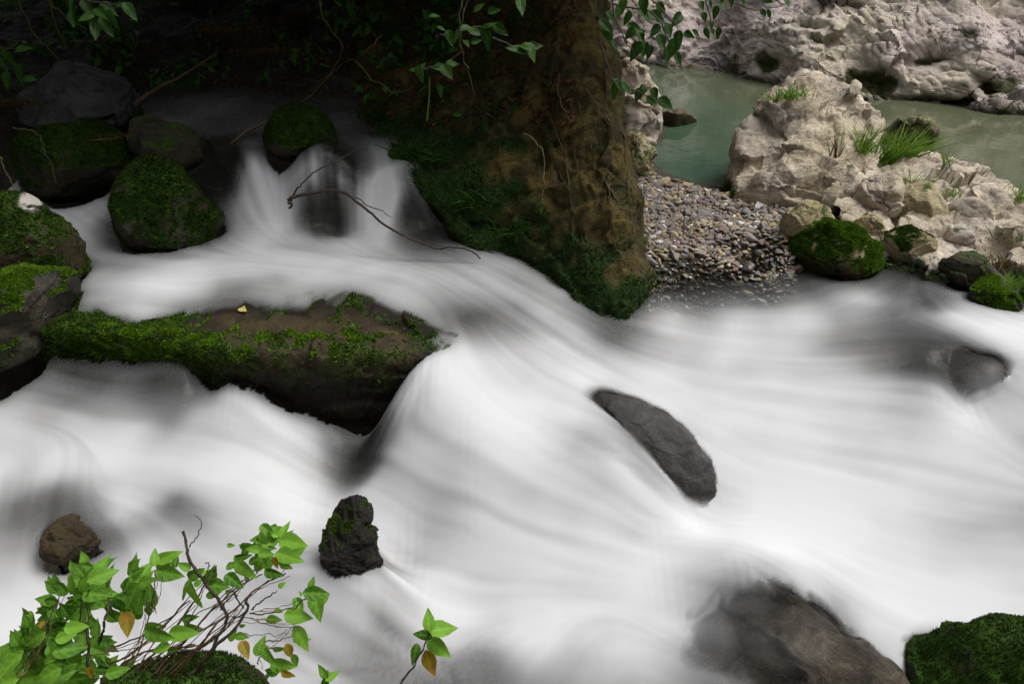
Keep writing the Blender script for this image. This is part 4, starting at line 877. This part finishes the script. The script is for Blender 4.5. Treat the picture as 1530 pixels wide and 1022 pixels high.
def px_leaf(cx, cy, ln, ang, y, rnd, tilt=None):
    """a leaf seen around a picture position, at distance y, pointing along ang, tilted freely in depth"""
    C = aty(cx, cy, y); L_ = ln*slant(C)/FPX; a = math.radians(ang)
    dz = rnd.uniform(-.45, .45); d = RT*math.cos(a)+UP*math.sin(a)-FW*dz; d /= np.linalg.norm(d)
    n = -FW+RT*rnd.uniform(-.6, .6)+UP*rnd.uniform(-.1, .9); L_ *= math.sqrt(1+dz*dz)
    return leaf_geo(C-d*L_*.5, C+d*L_*.5, n, rnd.uniform(.5, .66), rnd.uniform(.1, .3), rnd.uniform(0, .22))
def add_leaves(name, leaves, mat, parent, brown=None):
    Vs, Fs, vs = [], [], []; o = 0
    for V, F, v in leaves: Vs.append(V); Fs.append(F+o); vs.append(v); o += len(V)
    V = np.concatenate(Vs); a = {'vein': np.concatenate(vs)}
    if brown: a['brown'] = np.clip(smooth(.0, .35, fbm(V*24, 3, 7)+.05), 0, 1)*brown
    return add(name, V, np.concatenate(Fs), mat, parent, True, a)
rnd = random.Random(77)
S = .4575
SH = [(285,360,120,80),(335,350,100,20),(255,330,70,120),(265,440,90,200),(315,412,100,0),(200,390,70,150),(85,500,60,110),(150,460,80,200),(210,465,80,190),(285,490,70,100),
 (465,345,100,60),(555,345,110,-10),(505,290,60,95),(550,290,90,15),(430,420,110,240),(480,370,80,20),(630,415,110,-70),(640,345,70,30),(690,350,80,60),(600,320,50,150),(715,385,80,0),(765,370,80,-30),
 (800,335,90,-40),(795,290,60,10),(860,310,60,-60),(860,230,50,110),(890,240,70,10),(930,200,70,75),(960,245,110,-5),(945,290,110,-10),(935,320,50,-30),(825,265,60,170),(870,280,60,0),(895,345,70,-20),
 (1020,375,50,80),(1035,410,90,-10),(1035,455,100,-70),(975,485,100,-10),(985,560,120,-60),(895,495,60,0),(850,580,70,70),(880,620,80,-50),(925,645,90,-20),(885,665,60,180),(760,545,50,60),(790,550,50,0),
 (520,545,110,-20),(600,540,130,0),(525,590,70,200),(570,595,60,20),(620,490,60,10),(50,620,150,200),(110,560,130,215),(30,650,130,230),(230,590,110,10),(160,620,120,200),(180,530,110,190),(250,520,80,0),(300,580,80,60),
 (150,680,120,210),(80,690,120,190),(260,690,90,0),(215,650,100,200),(345,660,70,0),(385,665,80,10),(360,640,50,80),(580,693,80,0),(270,630,80,20),(325,600,70,-30),(20,700,120,200),(120,610,90,160),(190,690,110,20),(60,560,80,120),(450,440,90,70),(395,455,80,-60),(700,410,60,20)]
SY = [(900,310,70,-80),(945,600,100,-70),(940,675,80,-15),(800,595,100,-60),(415,510,130,-80),(295,670,70,-80),(135,515,50,250)]
YS = lambda zy: 1.02+(700-zy)*0.00026      # the shrub leans away a little towards its top
gm = boulder([(150,1045),(200,1003),(250,985),(310,975),(360,985),(395,1015),(420,1060),(430,1400),(340,1600),(240,1600),(130,1400)], 1.0, .2, M_BROWN,
   'mossy hump of earth under the leafy shrub at the bottom left', name='mossy_hump', seed=140, cy=(285,1100), moss=.15, moss_noise=.6, amp=.02, scale=12, tufts=16000, tuft_len=.006, tuft_mat=M_DMOSS, solid=False, cat='mound', wetk=0)
sh = empty('shrub', tuple(aty(300, 985, 1.0))); tag(sh, 'bright green leafy shrub with bare brown twigs in the lower left foreground', 'shrub')
add_leaves('foliage', [px_leaf(a*S, 700+b*S, min(c, 108)*S*.95, d, YS(b)+rnd.uniform(-.05, .05), rnd) for a, b, c, d in SH]+[px_leaf((a+rnd.uniform(-45, 45))*S, 700+(b+rnd.uniform(-35, 35))*S, c*S*rnd.uniform(.6, 1), d+rnd.uniform(-60, 60), YS(b)+rnd.uniform(.02, .12), rnd) for a, b, c, d in SH*5 if a < 480 or 780 < a < 900 and b < 330]+[px_leaf((a+rnd.uniform(-40, 40))*S, 700+(b+rnd.uniform(-40, 40))*S, c*S*rnd.uniform(.4, .6), d+rnd.uniform(-70, 70), YS(b)+rnd.uniform(.0, .1), rnd) for a, b, c, d in SH], M_LEAF, sh)
for a, b, c, d in SY: add_leaves('yellow_leaf', [px_leaf(a*S, 700+b*S, c*S*.62, d, YS(b)-.02, rnd)], M_YLEAF, sh, .85)
def stems(lst, mat, name, parent, y0=None, k=6):
    parts = []
    for q, (pl, r0, r1) in enumerate(lst):
        P = [aty(a*S, 700+b*S, (YS(b) if y0 is None else y0)+(rnd.uniform(-.02, .02))) for a, b in pl]
        n = 8*len(pl); parts.append(tube_geo(wiggle(P, n, .008, q+3), np.linspace(r0, r1, n)*.68*slant(P[0])/FPX*(1+.12*np.sin(np.arange(n)*2.1)), k))
    V, F = merge(parts); return add(name, V, F, mat, parent)
ST = [([(430,690),(560,540),(660,395),(700,330)],3,1.5),([(500,690),(640,520),(760,400),(860,345)],3,1.4),([(560,690),(700,520),(830,400),(930,340)],3,1.4),([(360,640),(450,590),(620,430)],2.6,1.4),([(310,610),(440,560),(590,470)],2.4,1.2),
 ([(120,640),(150,520),(200,410)],2,1),([(260,520),(270,440),(285,400)],2,1),([(500,470),(505,390),(510,330)],1.8,1),([(860,570),(930,560),(985,520)],1.6,.8),([(815,480),(930,465),(1000,425)],1.8,1),([(820,490),(900,520),(960,520)],1.2,.7),([(330,690),(480,600),(640,575)],2.4,1.5),
 ([(600,640),(720,540),(800,470)],2.4,1.6),([(420,650),(470,560),(490,440)],2.2,1.2),([(60,690),(110,620),(120,560)],2.5,1.5),([(840,640),(860,600),(900,590)],1.5,.8),([(480,690),(560,600),(760,470)],2.6,1.6),([(540,690),(590,610),(700,560)],2.2,1.4),([(720,460),(790,380),(830,330)],1.6,.9)]
ST += [([(a+rnd.uniform(-30, 30)*(1-k/2/len(pl)), b+rnd.uniform(-22, 22)) for k, (a, b) in enumerate(pl)], r0*.5, r1*.5) for pl, r0, r1 in ST*2]
stems(ST, M_STEM, 'stem', sh)
TW = [([(745,490),(690,400),(625,310),(595,205)],4,3.2),([(620,258),(645,215),(655,180),(640,150)],1.4,.7),([(610,690),(700,590),(800,475),(803,420)],4,3),([(320,595),(345,490),(362,410)],3.2,2.6),([(295,645),(285,560),(282,508)],3.2,2.8),
 ([(660,695),(720,660),(775,630)],3,2.4),([(795,460),(765,405),(770,420)],2,1.5),([(820,465),(860,430),(908,398)],2,1.2),([(755,488),(800,490),(880,500),(920,520)],1,.6),([(800,545),(870,545),(940,540)],.9,.5),([(690,600),(600,600),(480,640)],2.5,1.5),([(745,490),(690,600),(600,690)],3.4,4),([(670,375),(685,320),(675,310)],1.6,1)]
stems(TW, M_TWIG, 'dead_twig', sh)
sp = empty('sprig', tuple(aty(600, 1022, 1.05))); tag(sp, 'single thin sprig of six leaves at the bottom centre, one leaf yellowed', 'plant')
add_leaves('foliage', [px_leaf(a*S, 700+b*S, c*S*1.1, d, 1.05, rnd) for a, b, c, d in [(1400,495,65,95),(1450,525,90,5),(1380,545,60,170),(1435,590,90,-40),(1355,610,60,-100)]], M_LEAF, sp)
add_leaves('yellow_leaf', [px_leaf(1405*S, 700+640*S, 90*S*1.1, -70, 1.04, rnd)], M_YLEAF, sp, .8)
stems([([(1270,740),(1310,700),(1360,630),(1400,540)],3,1.5),([(1395,560),(1400,530)],1.2,1),([(1390,580),(1430,540)],1.2,.8)], M_STEM, 'stem', sp, 1.05)
s2 = empty('seedling', tuple(aty(488, 1030, .95))); tag(s2, 'tiny green leaf tip just showing at the bottom edge beside the shrub', 'plant')
add_leaves('foliage', [px_leaf(482, 1004, 26, 120, .95, rnd), px_leaf(497, 1010, 24, 30, .95, rnd), px_leaf(487, 1016, 26, 70, .95, rnd)], M_LEAF, s2)

def branch(name, label, leaves, y, twigs, mat, size=1.0, cat='branch', group='leafy branches hanging in at the top'):
    p0 = aty(*twigs[0][0], y); e = empty(name, tuple(p0)); tag(e, label, cat, group)
    ls = []
    for t in leaves:
        px, py = t[0], t[1]; ln = (t[2] if len(t) > 2 else rnd.uniform(22, 32))*size; an = t[3] if len(t) > 3 else rnd.choice((-60,-75,-100,-120,-40,-90))+rnd.uniform(-15, 15)
        ls.append(px_leaf(px, py, ln, an, y+rnd.uniform(-.12, .12), rnd))
    add_leaves('foliage', ls, mat, e)
    parts = []
    for q, tw in enumerate(twigs):
        P = [aty(a, b, y+rnd.uniform(-.03, .03)) for a, b in tw]; n = 7*len(P); parts.append(tube_geo(wiggle(P, n, .012, q+50), np.linspace(.0045, .0015, n), 5))
    V, F = merge(parts); add('twig', V, F, M_TWIG, e); return e
z3 = lambda l, k: [(900+a*.4118, b*.4118) for a, b in l]
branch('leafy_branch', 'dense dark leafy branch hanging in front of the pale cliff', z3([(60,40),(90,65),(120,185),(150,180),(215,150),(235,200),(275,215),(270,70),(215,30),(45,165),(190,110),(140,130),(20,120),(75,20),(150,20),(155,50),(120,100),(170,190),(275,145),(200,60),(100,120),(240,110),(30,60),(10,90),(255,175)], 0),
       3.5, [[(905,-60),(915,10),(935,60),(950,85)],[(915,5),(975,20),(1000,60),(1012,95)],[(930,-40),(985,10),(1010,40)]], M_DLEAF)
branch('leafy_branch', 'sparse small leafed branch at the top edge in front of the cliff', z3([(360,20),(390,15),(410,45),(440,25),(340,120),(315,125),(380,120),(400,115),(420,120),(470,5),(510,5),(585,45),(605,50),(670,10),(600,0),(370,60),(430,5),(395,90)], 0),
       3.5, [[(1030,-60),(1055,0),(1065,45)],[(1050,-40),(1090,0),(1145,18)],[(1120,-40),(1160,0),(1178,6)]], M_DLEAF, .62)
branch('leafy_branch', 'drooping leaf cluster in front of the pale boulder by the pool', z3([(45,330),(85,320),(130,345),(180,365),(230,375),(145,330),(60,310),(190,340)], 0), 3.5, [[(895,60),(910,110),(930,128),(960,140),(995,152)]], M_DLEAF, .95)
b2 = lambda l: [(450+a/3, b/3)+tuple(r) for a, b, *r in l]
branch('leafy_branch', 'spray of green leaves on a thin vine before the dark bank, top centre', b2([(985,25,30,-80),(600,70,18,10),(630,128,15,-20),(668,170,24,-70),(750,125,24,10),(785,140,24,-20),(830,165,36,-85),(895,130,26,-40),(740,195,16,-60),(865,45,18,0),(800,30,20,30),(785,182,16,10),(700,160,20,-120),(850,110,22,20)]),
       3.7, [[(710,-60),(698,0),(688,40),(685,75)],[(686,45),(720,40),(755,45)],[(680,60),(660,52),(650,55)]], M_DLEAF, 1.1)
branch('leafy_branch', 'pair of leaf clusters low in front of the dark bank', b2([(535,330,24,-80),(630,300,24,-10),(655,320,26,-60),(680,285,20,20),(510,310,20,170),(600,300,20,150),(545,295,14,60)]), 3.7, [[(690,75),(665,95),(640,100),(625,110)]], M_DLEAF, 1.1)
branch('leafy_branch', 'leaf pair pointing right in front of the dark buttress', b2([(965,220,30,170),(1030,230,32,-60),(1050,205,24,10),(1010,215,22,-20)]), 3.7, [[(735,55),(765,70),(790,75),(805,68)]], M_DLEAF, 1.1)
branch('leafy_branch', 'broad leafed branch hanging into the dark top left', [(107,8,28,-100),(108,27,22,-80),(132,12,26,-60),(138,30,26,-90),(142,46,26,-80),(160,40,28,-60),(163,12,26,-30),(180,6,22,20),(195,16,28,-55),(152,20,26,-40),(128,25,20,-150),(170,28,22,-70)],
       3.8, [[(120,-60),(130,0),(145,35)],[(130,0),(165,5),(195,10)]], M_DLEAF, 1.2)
branch('leafy_branch', 'dim leaves at the left edge in the shade', [(15,85,26,-60),(35,72,26,20),(30,108,28,-80),(10,120,24,-100),(45,118,20,0),(5,95,24,-60),(22,66,20,60)], 4.2, [[(-40,30),(0,70),(30,100)],[(0,70),(40,75)]], M_DLEAF, 1.1)

# ---- thin vines and dead branches
def vine(name, label, pts_, r, mat, cat, group=None, extra=(), amp=.02):
    parts = []
    for q, (pl, rr) in enumerate([(pts_, r)]+list(extra)):
        P = [aty(*p) for p in pl]; n = 12*len(P); parts.append(tube_geo(wiggle(P, n, amp, q+len(pl)*3+int(pl[0][0])), np.linspace(rr, rr*.4, n), 6))
    V, F = merge(parts); return tag(add(name, V, F, mat), label, cat, group)
vine('dead_branch', 'bare forked dead branch lying across the falls', [(432,296,4.0),(462,290,3.98),(500,284,3.95),(530,298,3.9),(575,335,3.88),(640,368,3.86),(690,370,3.86),(720,385,3.86)], .010, M_TWIG, 'branch',
     extra=[([(432,296,4.0),(434,304,3.99),(433,312,3.98)], .012), ([(433,294,4.0),(455,270,4.02),(500,240,4.05),(545,216,4.1)], .005), ([(505,285,3.95),(560,310,3.93),(585,325,3.93)], .004)])
vine('dead_branch', 'long slanting dead stick resting on the dark boulder at top left', [(200,158,4.9),(240,130,5.0),(290,102,5.1),(325,78,5.15)], .016, M_ROOT, 'branch')
vine('dead_branch', 'thin straight stick sloping into the top of the falls', [(345,212,4.6),(400,178,4.75),(455,150,5.0),(510,95,5.4)], .009, M_VINE, 'branch')
VG = 'thin vines hanging in the shade'
for k, (pl, lb) in enumerate([([(15,-20,4.6),(40,30,4.6),(60,65,4.6),(95,95,4.6)], 'thin vine looping down at the far top left'),
   ([(62,-20,4.5),(85,15,4.5),(130,45,4.5)], 'short thin vine beside the broad leafed branch'), ([(72,-30,4.7),(78,20,4.7),(100,75,4.7)], 'thin vine hanging straight behind the broad leafed branch'),
   ([(475,-30,4.8),(480,20,4.8),(508,65,4.8),(510,85,4.8),(480,120,4.85),(450,145,4.9)], 'thin vine bending down towards the mossy dome'), ([(570,50,4.7),(545,80,4.7),(510,92,4.8)], 'thin vine joining the bending vine from the right'),
   ([(530,90,4.7),(560,120,4.6),(590,137,4.55),(620,130,4.5)], 'thin sagging vine in front of the dark bank'), ([(700,-30,3.9),(685,40,3.9),(695,90,4.0),(708,135,4.1),(700,160,4.2)], 'thin vine carrying the spray of green leaves'),
   ([(20,190,4.3),(55,200,4.3),(70,235,4.25),(82,275,4.2)], 'dry yellow stem drooping over the mossy flat boulder'), ([(785,200,4.15),(810,230,4.05),(812,280,3.95),(808,320,3.9)], 'thin brown root stem on the face of the buttress'),
   ([(0,235,3.9),(12,260,3.85),(22,290,3.8)], 'dark twig over the little fall at the left edge')]):
    vine('vine', lb, pl, .0045 if k != 8 else .006, M_VINE, 'vine', VG, amp=.03)
vine('plant_stem', 'pale upright stem standing on the mossy ledge of the bank', [(638,180,4.5),(641,150,4.5),(642,115,4.5)], .006, M_GRASS, 'plant', amp=.004)

# ---- grass tufts
def tuft(label, px, py, hpx, n, tree, mat, spread=.5, lean=(0,0), group='grass tufts on the rocks', y=None, wpx=2.2, area=10, droop=.5):
    C = None
    if tree is not None:
        h = tree.ray_cast(Vector(CAM), Vector(ray(px, py)).normalized()); C = np.array(h[0]) if h[0] is not None else None
    if C is None: C = aty(px, py, y or 4.6)
    s = slant(C)/FPX; rs = np.random.RandomState(int(px*7+py)); parts = []
    for k in range(n):
        b = C+np.array((rs.randn()*area*s, rs.randn()*area*s*.6, -.01)); a = rs.rand()*6.283; sp = spread*rs.rand()**.7
        d = np.array((math.cos(a)*sp+lean[0], math.sin(a)*sp+lean[1], 1.0)); d /= np.linalg.norm(d); Ln = hpx*s*(.45+.65*rs.rand()); w = wpx*s*.5*rs.uniform(.6, 1.2)
        sd_ = np.cross(d, (rs.randn(), rs.randn(), .1)); sd_ /= np.linalg.norm(sd_); V = []
        for t in (0, .25, .5, .75, 1):
            c = b+d*Ln*t+np.array((d[0], d[1], -.35))*Ln*droop*t*t; V += [c-sd_*w*(1-t**1.5)-sd_*.0002, c+sd_*w*(1-t**1.5)+sd_*.0002]
        parts.append((np.array(V), grid_faces(5, 2)))
    V, F = merge(parts); o = add('grass_tuft', V, F, mat, None, True, None, tuple(C)); return tag(o, label, 'grass', group)
tuft('large bright green grass clump spraying right from the outcrop', 1335, 240, 75, 190, B_BANK, M_GRASS, .7, (.35,0), area=16)
tuft('grass clump with upright blades left of the largest clump', 1285, 225, 60, 80, B_OUT, M_GRASS, .6, (.1,0), area=12)
tuft('short sparse grass growing on the top ridge of the outcrop', 1185, 145, 30, 70, B_OUT, M_GRASS, .8, area=14, y=5.3)
tuft('thin grass on the left shoulder of the outcrop top', 1160, 150, 30, 30, B_OUT, M_GRASS, .8, (-.3,0), area=8, y=5.35)
tuft('lone grass sprig at the end of the bank crest', 1408, 250, 45, 18, B_BANK, M_GRASS, .6, (.2,0), area=5)
tuft('dry stalks growing from a crack in the outcrop', 1248, 235, 60, 12, B_OUT, M_DRY, .35, area=4)
tuft('olive grass tuft hanging over the upright pale boulder', 1362, 280, 45, 60, B_BANK, M_GRASS, .9, (.1,-.3), area=10)
tuft('bright grass tuft at the right edge of the picture above the bank', 1522, 297, 34, 60, B_BANK, M_GRASS, .7, area=10)
tuft('short grass in the crack between outcrop and bank', 1295, 275, 26, 30, B_BANK, M_GRASS, .8, area=9)
tuft('small olive tuft on the pale rubble of the bank', 1425, 290, 22, 26, B_BANK, M_GRASS, .9, area=8)
tuft('yellowish tuft low on the mossy right end of the bank', 1500, 395, 30, 60, B_BANK, M_DRY, 1.0, area=14)
tuft('bright olive tuft on the mossy right end of the bank beside the dark wet boulder', 1508, 425, 30, 70, B_BANK, M_GRASS, 1.0, area=13)
tuft('creeping green plant at the right edge of the bank', 1520, 352, 22, 90, B_BANK, M_DGRASS, 1.2, area=16)
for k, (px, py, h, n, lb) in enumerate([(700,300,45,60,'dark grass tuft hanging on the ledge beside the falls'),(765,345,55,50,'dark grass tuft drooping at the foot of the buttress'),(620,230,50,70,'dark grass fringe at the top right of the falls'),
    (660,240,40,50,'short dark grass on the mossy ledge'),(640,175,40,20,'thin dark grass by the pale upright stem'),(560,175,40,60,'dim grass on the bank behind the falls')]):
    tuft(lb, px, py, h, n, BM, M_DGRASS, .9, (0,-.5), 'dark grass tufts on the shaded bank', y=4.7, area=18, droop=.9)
for k, (px, py, h, n, y, lb) in enumerate([(395,80,38,160,5.5,'shock of dry brown grass hanging from the bank above the stream'),(345,45,32,80,5.7,'narrow tuft of dry grass at the end of the slanting stick'),(25,155,30,90,4.9,'dry brown grass beside the grey boulder at the left'),(180,200,20,50,4.5,'small patch of dry grass between the mossy boulders')]):
    tuft(lb, px, py, h, n, None, M_DRY, .9, (.1,-.6), 'dry grass tufts on the shaded bank', y=y, area=22, droop=1.3)
tuft('small bright fern like tuft at the water edge in the shade', 272, 128, 22, 50, None, M_DGRASS, 1.0, (0,-.3), 'dark grass tufts on the shaded bank', y=5.25, area=14)

# ---- leaf litter on the shaded bank
rs = np.random.RandomState(12); parts = []
for k in range(2600):
    px, py = rs.uniform(300, 860), rs.uniform(-10, 190)
    h = BM.ray_cast(Vector(CAM), Vector(ray(px, py)).normalized()); hg = BG.ray_cast(Vector(CAM), Vector(ray(px, py)).normalized())
    best = min((a for a in (h, hg) if a[0] is not None), key=lambda a: a[3], default=None)
    if best is None or best[1].z < .2 and best[1].z > -.2 and rs.rand() < .8: continue
    if fbm(np.array([[px/90, py/60, 0]]), 2, 5)[0] < -.12: continue
    c = np.array(best[0]); nrm = np.array(best[1]); nrm = nrm if nrm[2] > 0 else -nrm; d = np.cross(nrm, rs.randn(3)); d /= np.linalg.norm(d); Ln = rs.uniform(.02, .05)
    V, F, _ = leaf_geo(c-d*Ln*.5+nrm*.008, c+d*Ln*.5+nrm*.012, nrm+.5*rs.randn(3), .5, .2, rs.uniform(-.3, .3), 4); parts.append((V, F))
if parts:
    V, F = merge(parts); tag(add('leaf_litter', V, F, M_LITTER, None, True, None, (0,0,0)), 'fallen brown leaves covering the shaded bank', 'leaves', None, 'stuff')

rs = np.random.RandomState(31); parts = []
for k in range(5200):
    px, py = rs.uniform(-40, 700), rs.uniform(-15, 215)
    if fbm(np.array([[px/70, py/45, 3]]), 3, 15)[0] < .06: continue
    h = BM.ray_cast(Vector(CAM), Vector(ray(px, py)).normalized()); hg = BG.ray_cast(Vector(CAM), Vector(ray(px, py)).normalized())
    best = min((a for a in (h, hg) if a[0] is not None), key=lambda a: a[3], default=None)
    if best is None or best[0].z < .55: continue
    c = np.array(best[0]); nrm = np.array(best[1]); nrm = nrm if nrm@FW < 0 else -nrm; d = rs.randn(3)*.7+nrm*.4+np.array((0,-.2,-.5)); d /= np.linalg.norm(d); Ln = rs.uniform(.035, .10)
    c = c+nrm*rs.uniform(0, .12); V, F, _ = leaf_geo(c, c+d*Ln, nrm+.5*rs.randn(3), rs.choice((.2, .5)), .2, rs.uniform(0, .4), 4); parts.append((V, F))
V, F = merge(parts); tag(add('undergrowth', V, F, M_UNDER, None, True, None, (0,0,0)), 'dim green undergrowth on the shaded bank', 'plants', None, 'stuff')

# ---- small things on the slab
BS = bvh(*SLAB)
h = BS.ray_cast(Vector(CAM), Vector(ray(363, 467)).normalized()); c = np.array(h[0] if h[0] is not None else aty(363, 467, 3.4))
V, F, ve = leaf_geo(c+np.array((-.02,.025,.012)), c+np.array((.022,-.02,.02)), np.array((0.1,-.5,.8)), .62, .12, .1)
tag(add('fallen_leaf', V, F, M_YFALL, None, True, {'vein': ve}), 'single pale yellow leaf lying on the brown slab', 'leaf')
h = BS.ray_cast(Vector(CAM), Vector(ray(520, 515)).normalized()); c = np.array(h[0] if h[0] is not None else aty(520, 515, 3.13))
V, F = tube_geo(wiggle([c+np.array((-.025,.01,.045)), c+np.array((0,-.01,.005)), c+np.array((.025,-.02,-.05))], 12, .003, 4), np.full(12, .0018), 5)
tag(add('twig', V, F, simple_mat('red_brown_needle', [(0.3,(.12,.03,.012)),(0.7,(.22,.06,.02))], 30), None), 'short reddish twig lying on the mossy front of the slab', 'twig')

# ------------------------------------------------------------------ the trees that shade the upper left (their crowns overhang the picture)
def tree(label, base, trunk_top, blobs, n, seed, size=.13):
    e = empty('tree', base); tag(e, label, 'tree', 'trees overhanging the shaded bank'); b = np.array(base, float); t = np.array(trunk_top, float)
    parts = [tube_geo(wiggle([b-np.array((0,0,.4)), b*.6+t*.4, t], 24, .12, seed), np.linspace(.16, .07, 24)*(1+.5*np.exp(-np.arange(24)/3)), 10)]
    rs = np.random.RandomState(seed)
    for c, r in blobs:
        c = np.array(c, float); parts.append(tube_geo(wiggle([t-np.array((0,0,.3)), (t+c)*.5+np.array((0,0,.15)), c], 16, .1, seed+3), np.linspace(.06, .015, 16), 7))
    V, F = merge(parts); add('trunk', V, F, M_BARK, e)
    C = []; tot = sum(np.prod(r) for c, r in blobs)
    for c, r in blobs:
        k = int(n*np.prod(r)/tot); u = rs.randn(k, 3); u /= np.linalg.norm(u, axis=1, keepdims=True); u *= rs.rand(k, 1)**.4; C.append(np.array(c)+u*np.array(r))
    C = np.concatenate(C); C = C[fbm(C*1.8, 3, seed+9) > -.22]; C = C[C[:,2] > 1.72]; k = len(C)
    d = rs.randn(k, 3)+np.array((0,0,-.4)); d /= np.linalg.norm(d, axis=1, keepdims=True); s = np.cross(d, rs.randn(k, 3)); s /= np.linalg.norm(s, axis=1, keepdims=True); nn = np.cross(d, s)
    L_ = size*(.6+.7*rs.rand(k, 1)); w = L_*.3
    V = np.stack([C-d*L_*.5, C-s*w+nn*w*.3, C+d*L_*.5, C+s*w+nn*w*.3], 1).reshape(-1, 3); V[:,2] = np.maximum(V[:,2], 1.66)
    add('crown', V, np.arange(4*k).reshape(-1, 4), M_CANOPY, e, False)
tree('leafy tree rooted above the falls, unseen crown extended to shade the buttress', (-1.2,7.4,2.0), (-1.2,6.6,3.6), [((-1.3,5.3,2.9),(2.2,1.5,.8)),((-.2,5.6,2.8),(1.5,1.3,.8)),((-1.5,6.6,3.4),(2.0,1.2,.9)),((.1,4.9,2.5),(.9,.9,.5)),((1.0,5.0,2.5),(.8,.8,.4)),((1.2,4.5,2.35),(.7,.55,.35))], 35000, 1)  # last crown blob is added to keep the sun off the buttress
tree('leafy tree on the left bank, crown over the boulders', (-4.2,4.6,1.3), (-3.8,4.7,2.9), [((-3.0,4.7,2.7),(1.6,1.4,.8)),((-3.6,6.0,3.2),(1.6,1.5,.9))], 18000, 2)
tree('leafy tree behind the buttress, crown over the shaded bank', (.2,8.2,1.6), (.1,7.6,3.4), [((.1,7.0,3.1),(1.6,1.3,.9)),((-1.2,8.0,3.8),(1.8,1.3,1.0))], 12000, 3)
